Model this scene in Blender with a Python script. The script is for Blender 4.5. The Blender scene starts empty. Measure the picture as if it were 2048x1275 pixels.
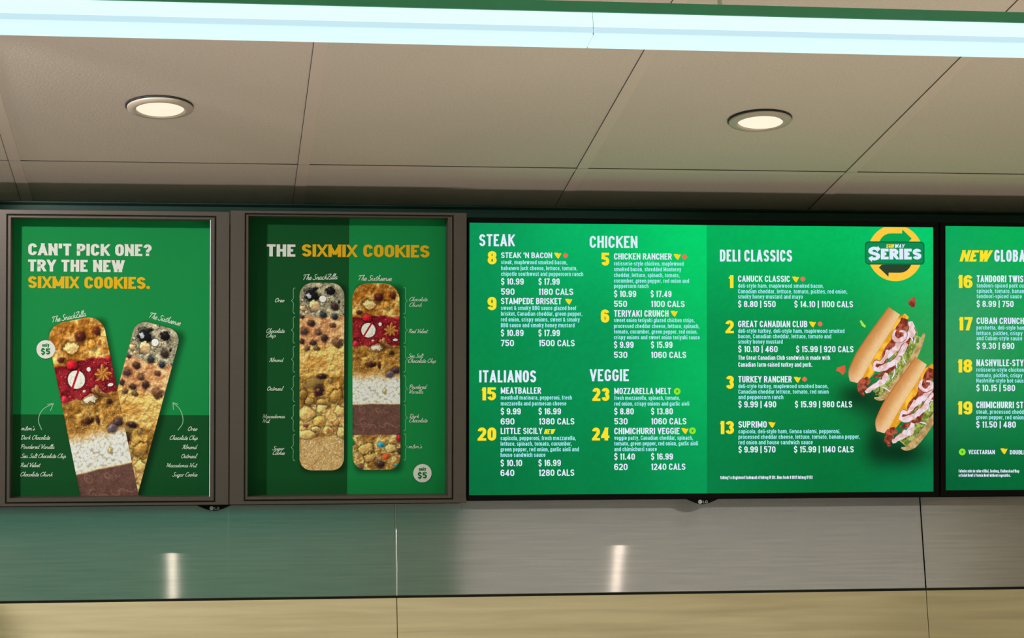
import bpy, bmesh, math, random
import numpy as np
from mathutils import Matrix, Vector

SC = bpy.context.scene
COL = SC.collection
PI = math.pi

# ------------------------------------------------------------------ camera, world, light, exposure
PITCH, YAW, ROLL = math.radians(12.57), math.radians(8.1), math.radians(-1.56)
fw = Vector((math.sin(YAW)*math.cos(PITCH), math.cos(YAW)*math.cos(PITCH), math.sin(PITCH)))
r0 = Vector((math.cos(YAW), -math.sin(YAW), 0)); u0 = r0.cross(fw)
rt = r0*math.cos(ROLL) + u0*math.sin(ROLL); up = -r0*math.sin(ROLL) + u0*math.cos(ROLL)
cam_d = bpy.data.cameras.new('camera'); cam = bpy.data.objects.new('camera', cam_d); COL.objects.link(cam)
cam.matrix_world = Matrix(((rt.x, up.x, -fw.x, 0.0), (rt.y, up.y, -fw.y, -4.78), (rt.z, up.z, -fw.z, 1.60), (0, 0, 0, 1)))
cam_d.sensor_width = 36.0; cam_d.lens = 36.0*4280/2048; cam_d.clip_start = 0.05
SC.camera = cam

SC.view_settings.view_transform = 'Standard'; SC.view_settings.look = 'None'
SC.view_settings.exposure = 0.0; SC.view_settings.gamma = 1.0; SC.view_settings.use_curve_mapping = False

W_ = bpy.data.worlds.new('world'); SC.world = W_; W_.use_nodes = True
W_.node_tree.nodes['Background'].inputs[0].default_value = (0.9, 0.95, 1.0, 1)
W_.node_tree.nodes['Background'].inputs[1].default_value = 0.02

def lamp(name, kind, loc, aim, energy, color=(1, 1, 1), **kw):
    d = bpy.data.lights.new(name, kind); d.energy = energy; d.color = color
    for k, v in kw.items(): setattr(d, k, v)
    o = bpy.data.objects.new(name, d); COL.objects.link(o); o.location = loc
    o.rotation_euler = (Vector(aim) - Vector(loc)).to_track_quat('-Z', 'Y').to_euler()
    return o
# glow of the lit serving counter below; the poster, room and partition lamps are added, without fixtures
lamp('counter_light', 'AREA', (-1.0, -1.55, 0.95), (-1.0, -1.55, 3), 8.7, (1.0, 0.93, 0.94), shape='RECTANGLE', size=3.0, size_y=0.30, spread=math.radians(112))
lamp('counter_light', 'AREA', (2.0, -1.55, 0.95), (2.0, -1.55, 3), 9.5, (1.0, 0.92, 0.80), shape='RECTANGLE', size=3.0, size_y=0.30, spread=math.radians(112))
lamp('added_poster_key', 'SPOT', (-0.80, -1.42, 2.929), (0.04, -0.15, 2.52), 66, (1.0, 0.985, 0.95), spot_size=math.radians(52), spot_blend=0.22, shadow_soft_size=0.03)
lamp('added_room_fill', 'AREA', (2.4, -7.2, 2.86), (2.4, -7.2, 0), 310, (1.0, 0.94, 0.85), shape='RECTANGLE', size=4.0, size_y=2.0)
lamp('added_partition_wash', 'AREA', (-0.8, -5.5, 2.86), (-0.8, -6.2, 1.4), 62, (0.94, 1.0, 1.0), shape='RECTANGLE', size=3.6, size_y=0.2)

# ------------------------------------------------------------------ materials
def lin(c):
    out = []
    for v in c:
        v = v/255.0
        out.append(v/12.92 if v <= 0.04045 else ((v+0.055)/1.055)**2.4)
    return tuple(out)

class Mat:
    def __init__(s, name):
        s.m = bpy.data.materials.new(name); s.m.use_nodes = True
        s.t = s.m.node_tree; s.b = s.t.nodes['Principled BSDF']
    def n(s, typ, **kw):
        nd = s.t.nodes.new(typ)
        for k, v in kw.items(): setattr(nd, k, v)
        return nd
    def l(s, a, b): s.t.links.new(a, b)

def plain(name, rgb, rough=0.5, metal=0.0, spec=0.5, emit=None, estr=1.0, noise=0.0, nscale=30.0, bump=0.0, nvec=None):
    M = Mat(name); b = M.b
    b.inputs['Base Color'].default_value = (*rgb, 1); b.inputs['Roughness'].default_value = rough
    b.inputs['Metallic'].default_value = metal; b.inputs['Specular IOR Level'].default_value = spec
    if emit is not None:
        b.inputs['Emission Color'].default_value = (*emit, 1); b.inputs['Emission Strength'].default_value = estr
    if noise > 0 or bump > 0:
        tc = M.n('ShaderNodeTexCoord'); mp = M.n('ShaderNodeMapping'); nz = M.n('ShaderNodeTexNoise')
        if nvec: mp.inputs['Scale'].default_value = nvec
        nz.inputs['Scale'].default_value = nscale; nz.inputs['Detail'].default_value = 6
        M.l(tc.outputs['Object'], mp.inputs['Vector']); M.l(mp.outputs[0], nz.inputs['Vector'])
        if noise > 0:
            rp = M.n('ShaderNodeMix', data_type='RGBA')
            rp.inputs[6].default_value = (*[c*(1-noise) for c in rgb], 1); rp.inputs[7].default_value = (*[min(1, c*(1+noise)) for c in rgb], 1)
            M.l(nz.outputs['Fac'], rp.inputs[0]); M.l(rp.outputs[2], b.inputs['Base Color'])
        if bump > 0:
            bp = M.n('ShaderNodeBump'); bp.inputs['Strength'].default_value = bump; bp.inputs['Distance'].default_value = 0.002
            M.l(nz.outputs['Fac'], bp.inputs['Height']); M.l(bp.outputs[0], b.inputs['Normal'])
    return M.m

def painted(name, emit=False, rough=0.6):
    """colours read from the printed / displayed artwork stored on the mesh"""
    M = Mat(name); at = M.n('ShaderNodeAttribute', attribute_name='art')
    if emit:
        M.b.inputs['Base Color'].default_value = (0.004, 0.004, 0.004, 1)
        M.b.inputs['Specular IOR Level'].default_value = 0.03
        M.b.inputs['Roughness'].default_value = 0.45
        M.l(at.outputs['Color'], M.b.inputs['Emission Color']); M.b.inputs['Emission Strength'].default_value = 1.0
    else:
        M.l(at.outputs['Color'], M.b.inputs['Base Color']); M.b.inputs['Roughness'].default_value = rough
        M.b.inputs['Specular IOR Level'].default_value = 0.06
    return M.m

def glow(name, srgb, k=1.0):
    return plain(name, (0.004, 0.004, 0.004), 0.45, spec=0.03, emit=lin(srgb), estr=k)

def ink(name, srgb, k=1.0):
    return plain(name, tuple(c*k for c in lin(srgb)), 0.6, spec=0.06, noise=0.02, nscale=60)

MT = {}
MT['black_plastic'] = plain('black_plastic', (0.0022, 0.0022, 0.0026), 0.4, spec=0.10, noise=0.2, nscale=80)
MT['bronze'] = plain('brown_anodised_metal', (0.112, 0.082, 0.072), 0.42, metal=0.35, spec=0.4, noise=0.10, nscale=40, bump=0.06, nvec=(1, 14, 1))
MT['bronze_dark'] = plain('dark_brown_groove', (0.012, 0.009, 0.008), 0.6, noise=0.1)
MT['lit_edge_white'] = plain('painted_lit_edge', (0.80, 0.84, 0.92), 0.4, noise=0.03)
MT['green_paint'] = plain('green_painted_metal', (0.09, 0.42, 0.24), 0.4, spec=0.4, noise=0.12, nscale=12)
MT['green_trim'] = plain('dark_green_trim', (0.03, 0.075, 0.06), 0.35, metal=0.3, noise=0.25, nscale=14, nvec=(0.6, 6, 6))
MT['trim_metal'] = plain('painted_trim_ring', (0.60, 0.49, 0.40), 0.4, noise=0.05)
MT['lens'] = plain('frosted_lamp_lens', (0.2, 0.18, 0.15), 0.5, emit=lin((255, 238, 214)), estr=0.97)
MT['front_diffuser'] = plain('white_acrylic_front', (0.1, 0.12, 0.12), 0.4, emit=lin((232, 254, 255)), estr=0.96)
MT['bottom_diffuser'] = plain('white_acrylic_bottom', (0.1, 0.12, 0.12), 0.4, emit=lin((220, 253, 255)), estr=0.97)
MT['lip'] = plain('dim_diffuser_band', (0.1, 0.12, 0.12), 0.3, emit=lin((200, 233, 245)), estr=0.95)  # lower emission for the dimmer bottom edge of the front diffuser
MT['gap'] = plain('shadow_gap', (0.07, 0.06, 0.05), 0.9, noise=0.1)
MT['seam'] = plain('dark_joint', (0.03, 0.03, 0.028), 0.8, noise=0.1)
MT['seam_light'] = plain('pale_joint_strip', (0.7, 0.66, 0.55), 0.5, noise=0.05)
MT['rod'] = plain('white_hanger_rod', (0.7, 0.7, 0.66), 0.3, metal=0.5, noise=0.05)
MT['grid'] = plain('painted_grid_bar', (0.80, 0.64, 0.545), 0.6, spec=0.2, noise=0.03, nscale=20)
MT['floor'] = plain('grey_floor_tile', (0.30, 0.27, 0.24), 0.4, noise=0.15, nscale=3)
MT['room_wall'] = plain('beige_room_wall', (0.78, 0.70, 0.46), 0.7, noise=0.05, nscale=2)
MT['green_wall'] = plain('green_reflector_wall', (0.04, 0.50, 0.30), 0.6, noise=0.08, nscale=2)
MT['grey_wall'] = plain('grey_reflector_wall', (0.29, 0.285, 0.28), 0.6, noise=0.08, nscale=2)

def ceiling_mat():
    M = Mat('speckled_ceiling_board'); b = M.b
    tc = M.n('ShaderNodeTexCoord'); n1 = M.n('ShaderNodeTexNoise'); n2 = M.n('ShaderNodeTexNoise')
    n1.inputs['Scale'].default_value = 190; n1.inputs['Detail'].default_value = 3
    n2.inputs['Scale'].default_value = 1.6; n2.inputs['Detail'].default_value = 4
    M.l(tc.outputs['Object'], n1.inputs['Vector']); M.l(tc.outputs['Object'], n2.inputs['Vector'])
    a = M.n('ShaderNodeMix', data_type='RGBA'); c = M.n('ShaderNodeMix', data_type='RGBA')
    a.inputs[6].default_value = (0.76, 0.63, 0.55, 1); a.inputs[7].default_value = (0.92, 0.77, 0.63, 1)
    M.l(n2.outputs['Fac'], a.inputs[0])
    c.blend_type = 'MULTIPLY'; c.inputs[0].default_value = 0.22
    M.l(a.outputs[2], c.inputs[6]); M.l(n1.outputs['Fac'], c.inputs[7])
    M.l(c.outputs[2], b.inputs['Base Color']); b.inputs['Roughness'].default_value = 0.8; b.inputs['Specular IOR Level'].default_value = 0.1
    bp = M.n('ShaderNodeBump'); bp.inputs['Strength'].default_value = 0.25; bp.inputs['Distance'].default_value = 0.002
    M.l(n1.outputs['Fac'], bp.inputs['Height']); M.l(bp.outputs[0], b.inputs['Normal'])
    return M.m
MT['ceiling'] = ceiling_mat()

def steel_mat():
    M = Mat('brushed_steel'); M.t.nodes.remove(M.b)
    g = M.n('ShaderNodeBsdfAnisotropic'); g.inputs['Roughness'].default_value = 0.24; g.inputs['Anisotropy'].default_value = 0.87
    tg = M.n('ShaderNodeTangent'); tg.direction_type = 'UV_MAP'; tg.uv_map = 'UVMap'
    M.l(tg.outputs[0], g.inputs['Tangent'])
    tc = M.n('ShaderNodeTexCoord'); mp = M.n('ShaderNodeMapping'); mp.inputs['Scale'].default_value = (2.0, 1, 60)
    nz = M.n('ShaderNodeTexNoise'); nz.inputs['Scale'].default_value = 3.0; nz.inputs['Detail'].default_value = 6
    M.l(tc.outputs['Object'], mp.inputs[0]); M.l(mp.outputs[0], nz.inputs['Vector'])
    mx = M.n('ShaderNodeMix', data_type='RGBA'); mx.inputs[6].default_value = (0.40, 0.415, 0.41, 1); mx.inputs[7].default_value = (0.61, 0.625, 0.62, 1)
    M.l(nz.outputs['Fac'], mx.inputs[0]); M.l(mx.outputs[2], g.inputs['Color'])
    n2 = M.n('ShaderNodeTexNoise'); n2.inputs['Scale'].default_value = 2.6; n2.inputs['Detail'].default_value = 1
    M.l(tc.outputs['Object'], n2.inputs['Vector'])
    bp = M.n('ShaderNodeBump'); bp.inputs['Strength'].default_value = 0.35; bp.inputs['Distance'].default_value = 0.006
    M.l(n2.outputs['Fac'], bp.inputs['Height']); M.l(bp.outputs[0], g.inputs['Normal'])
    M.l(g.outputs[0], M.t.nodes['Material Output'].inputs[0])
    return M.m
MT['steel'] = steel_mat()

def wood_mat():
    M = Mat('pale_wood_laminate'); b = M.b
    tc = M.n('ShaderNodeTexCoord'); mp = M.n('ShaderNodeMapping'); mp.inputs['Scale'].default_value = (1.2, 1, 22)
    nz = M.n('ShaderNodeTexNoise'); nz.inputs['Scale'].default_value = 2.4; nz.inputs['Detail'].default_value = 8; nz.inputs['Distortion'].default_value = 0.4
    M.l(tc.outputs['Object'], mp.inputs[0]); M.l(mp.outputs[0], nz.inputs['Vector'])
    rp = M.n('ShaderNodeValToRGB')
    rp.color_ramp.elements[0].position = 0.30; rp.color_ramp.elements[0].color = (0.72, 0.56, 0.33, 1)
    rp.color_ramp.elements[1].position = 0.72; rp.color_ramp.elements[1].color = (0.93, 0.75, 0.48, 1)
    M.l(nz.outputs['Fac'], rp.inputs[0]); M.l(rp.outputs[0], b.inputs['Base Color'])
    b.inputs['Roughness'].default_value = 0.42; b.inputs['Specular IOR Level'].default_value = 0.35
    return M.m
MT['wood'] = wood_mat()

# ------------------------------------------------------------------ object helpers
def tag(o, label=None, cat=None, group=None, kind=None):
    if label: o['label'] = label
    if cat: o['category'] = cat
    if group: o['group'] = group
    if kind: o['kind'] = kind
    return o
def empty(name, loc, rot=(0, 0, 0)):
    o = bpy.data.objects.new(name, None); COL.objects.link(o); o.location = loc; o.rotation_euler = rot
    o.empty_display_size = 0.05
    return o
def obj(name, me, m, parent=None, loc=(0, 0, 0)):
    if isinstance(me, bmesh.types.BMesh):
        bm = me; me = bpy.data.meshes.new(name); bm.to_mesh(me); bm.free()
    me.name = name; me.materials.append(m)
    o = bpy.data.objects.new(name, me); COL.objects.link(o); o.location = loc
    if parent: o.parent = parent
    return o
def box(bm, x0, x1, y0, y1, z0, z1, bev=0.0):
    r = bmesh.ops.create_cube(bm, size=1.0)
    bmesh.ops.scale(bm, vec=(x1-x0, y1-y0, z1-z0), verts=r['verts'])
    bmesh.ops.translate(bm, vec=((x0+x1)/2, (y0+y1)/2, (z0+z1)/2), verts=r['verts'])
    if bev > 0:
        es = {e for v in r['verts'] for e in v.link_edges}
        bmesh.ops.bevel(bm, geom=list(es), offset=bev, segments=2, affect='EDGES', profile=0.5)
    return bm
def B(*a, **k): return box(bmesh.new(), *a, **k)
def uvx(me):
    """UVs from x / z so the brushing direction is known"""
    uv = me.uv_layers.new(name='UVMap')
    for lp in me.loops:
        c = me.vertices[lp.vertex_index].co; uv.data[lp.index].uv = (c.x, c.z)

# ------------------------------------------------------------------ setting
def struct(name, bm, m, parent=None, loc=(0, 0, 0)):
    o = obj(name, bm, m, parent, loc)
    if not parent: o['kind'] = 'structure'
    return o
CZ = 2.94
struct('floor', B(-4.2, 7.2, -10.2, 0.2, -0.1, 0.0), MT['floor'])
struct('wall_back', B(-4.2, 7.2, 0.012, 0.2, 0.0, CZ+0.2), MT['green_trim'])
struct('wall_left', B(-4.2, -4.0, -10.0, 0.012, 0.0, CZ), MT['room_wall'])
struct('wall_right', B(7.0, 7.2, -10.0, 0.012, 0.0, CZ), MT['room_wall'])
wf = struct('wall_front', B(-4.0, 7.0, -10.2, -10.0, 0.0, CZ), MT['room_wall'])

# suspended ceiling: boards of 0.61 x 1.22 m lying in a grid of painted bars
bm = bmesh.new()
GX = [0.1885 + 0.6095*k for k in range(-7, 12)]
GY = [-0.322 - 1.22*k for k in range(0, 8)]
xs = [-4.0] + GX + [7.0]; ys = [0.012] + GY + [-10.0]
for i in range(len(xs)-1):
    for j in range(len(ys)-1):
        a, b_ = xs[i], xs[i+1]; c, d = ys[j+1], ys[j]
        if b_-a < 0.05: continue
        g = 0.0006
        box(bm, a+g, b_-g, c+g, d-g, CZ+0.0016, CZ+0.02)
ceil = struct('ceiling', bm, MT['ceiling'])
struct('ceiling_slab', B(-4.2, 7.2, -10.2, 0.2, CZ+0.02, CZ+0.1), MT['seam'], ceil)
for x in GX:
    struct('grid_bar', B(x-0.0124, x+0.0124, -10.0, -0.005, CZ, CZ+0.0015), MT['grid'], ceil)
for y in GY:
    struct('grid_bar', B(-4.0, 7.0, y-0.0124, y+0.0124, CZ+0.0002, CZ+0.0015), MT['grid'], ceil)
    struct('grid_gap', B(-4.0, 7.0, y-0.0131, y-0.01245, CZ-0.0002, CZ+0.0015), MT['gap'], ceil)
for x in GX[5:12]:                      # dark shadow gaps left beside the bars where boards do not close up
    struct('grid_gap', B(x-0.0134, x-0.0125, -10.0, -0.005, CZ-0.0003, CZ+0.001), MT['gap'], ceil)
# wall angle and strip along the top of the back wall
bm = bmesh.new(); box(bm, -4.0, 7.0, -0.024, 0.010, CZ-0.003, CZ-0.0008); box(bm, -4.0, 7.0, -0.001, 0.010, CZ-0.028, CZ-0.003)
box(bm, -4.0, 7.0, -0.010, 0.010, CZ-0.05, CZ-0.034, 0.002)
struct('trim_1', bm, MT['green_trim'])

# wall cladding under the menu boards
SEAMS = [-0.815, 0.404, 1.628, 2.85]
ZT, ZG0, ZG1 = 2.44, 2.0385, 2.0445
labels = ['brushed steel wall panel under the left posters with green sheen',
          'brushed steel wall panel under the big lit menu screen',
          'brushed steel wall panel at the right edge under the right screen']
llabels = ['pale beige wood laminate panel at lower left below the greenish steel',
           'wide beige wood laminate panel at bottom middle below the grey steel',
           'pale beige wood laminate panel at the bottom right corner of the wall']
for k in range(3):
    a, b_ = SEAMS[k], SEAMS[k+1]
    me = bpy.data.meshes.new('p'); bm = B(a+0.0012, b_-0.0012, 0.0, 0.011, ZG1, ZT, bev=0.0006); bm.to_mesh(me); bm.free(); uvx(me)
    tag(obj('steel_wall_panel', me, MT['steel']), labels[k], 'wall panel', 'brushed steel wall panels', 'thing')
    tag(obj('laminate_wall_panel', B(a+0.0008, b_-0.0008, 0.0, 0.011, 0.9, ZG0, bev=0.0006), MT['wood']), llabels[k], 'wall panel', 'beige laminate wall panels', 'thing')
struct('trim_2', B(-4.0, 7.0, 0.008, 0.0118, ZG0-0.004, ZG1+0.004), MT['seam'])
struct('trim_3', B(SEAMS[1]-0.0011, SEAMS[1]+0.0011, -0.0004, 0.0118, ZG1, ZT), MT['seam_light'])
struct('trim_4', B(SEAMS[2]-0.0011, SEAMS[2]+0.0011, 0.008, 0.0118, ZG1, ZT), MT['seam'])

# green partition and grey pier, added out of view to tint the steel's reflections
struct('wall_added_partition', B(-4.0, 1.28, -6.3, -6.2, 0.0, CZ-0.004), MT['green_wall'])
struct('wall_added_pier', B(1.3, 5.02, -9.998, -9.9, 0.0, CZ-0.004), MT['grey_wall'])

# ------------------------------------------------------------------ ceiling lamps
def downlight(x, y, label, tilt):
    t = tag(empty('recessed_downlight', (x, y, CZ)), label, 'ceiling light', 'recessed downlights in the ceiling')
    def lathe(prof, n=64):
        bm = bmesh.new(); rings = []
        for r, z in prof:
            rings.append([bm.verts.new((r*math.cos(2*PI*i/n), r*math.sin(2*PI*i/n), z)) for i in range(n)])
        for a, b_ in zip(rings, rings[1:]):
            for i in range(n): bm.faces.new((a[i], a[(i+1) % n], b_[(i+1) % n], b_[i]))
        return bm, rings
    bm, _ = lathe([(0.0645, -0.0004), (0.0645, -0.0045), (0.0635, -0.0056), (0.052, -0.0076), (0.0485, -0.0078), (0.0472, -0.0066), (0.0465, -0.003), (0.0455, 0.000)])
    bmesh.ops.recalc_face_normals(bm, faces=bm.faces)
    r = obj('trim_ring', bm, MT['trim_metal'], t)
    for p in r.data.polygons: p.use_smooth = True
    bm, rings = lathe([(0.0465, -0.0045), (0.044, -0.0062), (0.03, -0.0075), (0.012, -0.008)])
    bm.faces.new(list(reversed(rings[-1])))
    bmesh.ops.recalc_face_normals(bm, faces=bm.faces)
    ln = obj('lens', bm, MT['lens'], t); ln.rotation_euler = tilt
    for p in ln.data.polygons: p.use_smooth = True
    bm, rings = lathe([(0.0662, -0.0002), (0.0662, -0.0022), (0.058, -0.0026)]); bm.faces.new(rings[-1])
    gk = obj('shade_crescent', bm, MT['seam'], t); gk.location = (-0.0012, -0.0022, 0)  # shade crescent beside the ring, put in as an offset dark disc
    l = lamp('lamp', 'SPOT', (x, y, CZ-0.035), (x, y, 0), 2.4, (1.0, 0.80, 0.66), spot_size=math.radians(165), spot_blend=0.6, shadow_soft_size=0.008)
    l.parent = t; l.location = (0, 0, -0.035); l.rotation_euler = (0, 0, 0)
downlight(-0.108, -0.716, 'round recessed downlight with warm lens above the left poster', (0, 0, 0))
downlight(1.106, -0.697, 'round recessed downlight with warm lens above the large menu screen', (0.03, 0.05, 0))

# hanging light bar, nearer than the boards
lb = tag(empty('hanging_light_bar', (0.45, -1.74, 2.772)), 'long glowing white light bar with green top edge hanging under the ceiling', 'light bar')
lb.rotation_euler.z = 0.003
def lbp(name, bm, m): return obj(name, bm, m, lb)
X0, X1, XS = -3.4, 4.4, 0.115
lbp('housing', B(X0, X1, -0.0275, 0.030, -0.017, 0.001, bev=0.0015), MT['green_paint'])
for a, b_ in ((X0, XS-0.0007), (XS+0.0007, X1)):
    bm = bmesh.new()                      # front diffuser: slightly bowed acrylic strip
    prof = [(-0.0262, -0.0172), (-0.0282, -0.024), (-0.0290, -0.034), (-0.0284, -0.0405)]
    v0 = [bm.verts.new((a, y, z)) for y, z in prof]; v1 = [bm.verts.new((b_, y, z)) for y, z in prof]
    w0 = [bm.verts.new((a, y+0.004, z)) for y, z in prof]; w1 = [bm.verts.new((b_, y+0.004, z)) for y, z in prof]
    for i in range(len(prof)-1):
        bm.faces.new((v0[i], v0[i+1], v1[i+1], v1[i])); bm.faces.new((w0[i+1], w0[i], w1[i], w1[i+1]))
    for q in ((v0[0], v1[0], w1[0], w0[0]), (v0[-1], w0[-1], w1[-1], v1[-1])): bm.faces.new(q)
    bm.faces.new(v0[::-1] + w0); bm.faces.new(v1 + w1[::-1])
    bmesh.ops.recalc_face_normals(bm, faces=bm.faces)
    lbp('front_diffuser', bm, MT['front_diffuser'])
    lbp('dim_lower_band', B(a, b_, -0.0285, -0.0225, -0.0506, -0.0407, bev=0.0012), MT['lip'])  # diffuser's dimmer lower edge, its fall-off put into the emission colour
    lbp('bottom_diffuser', B(a, b_, -0.0265, 0.0295, -0.0545, -0.0508, bev=0.001), MT['bottom_diffuser'])
lbp('back_plate', B(X0, X1, 0.0275, 0.0305, -0.0505, -0.017), MT['green_paint'])
for x in (-1.6, 0.32, 2.7):
    bm = bmesh.new(); bmesh.ops.create_cone(bm, cap_ends=True, segments=20, radius1=0.0035, radius2=0.0035, depth=CZ-2.773)
    bmesh.ops.translate(bm, vec=(x, 0, (CZ-2.773)/2+0.001), verts=bm.verts)
    lbp('hanger_rod', bm, MT['rod'])

# ------------------------------------------------------------------ artwork helpers (prints and displays are flat sheets)
TILT = math.radians(11.8)
ROT = (PI/2 + TILT, 0, 0)
PW = -0.0538                                # depth of the poster face in its frame
P0 = Vector((0, -0.085, 2.2367))            # lower edge of the sloping row of menu boards
class Art:
    """maps artwork units (px of a layout) onto a flat rectangle given in board coordinates"""
    def __init__(s, quad, rect, origin):
        s.tl, s.tr, s.bl, s.br = [np.array(p, float) for p in quad]; s.r = rect; s.o = origin
        s.k = (rect[1]-rect[0])/((s.tr[0]-s.tl[0]+s.br[0]-s.bl[0])/2)
    def __call__(s, P):
        P = np.asarray(P, float); x, y = P[..., 0], P[..., 1]
        fx = (x-s.tl[0])/(s.tr[0]-s.tl[0]); fy = (y-s.tl[1])/(s.bl[1]-s.tl[1])
        for _ in range(3):
            yt = s.tl[1]+(s.tr[1]-s.tl[1])*fx; yb = s.bl[1]+(s.br[1]-s.bl[1])*fx; fy = (y-yt)/(yb-yt)
            xl = s.tl[0]+(s.bl[0]-s.tl[0])*fy; xr = s.tr[0]+(s.br[0]-s.tr[0])*fy; fx = (x-xl)/(xr-xl)
        u = s.r[0]+(s.r[1]-s.r[0])*fx; v = s.r[3]-(s.r[3]-s.r[2])*fy
        return np.stack([u-s.o[0], v-s.o[1]], -1)

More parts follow.
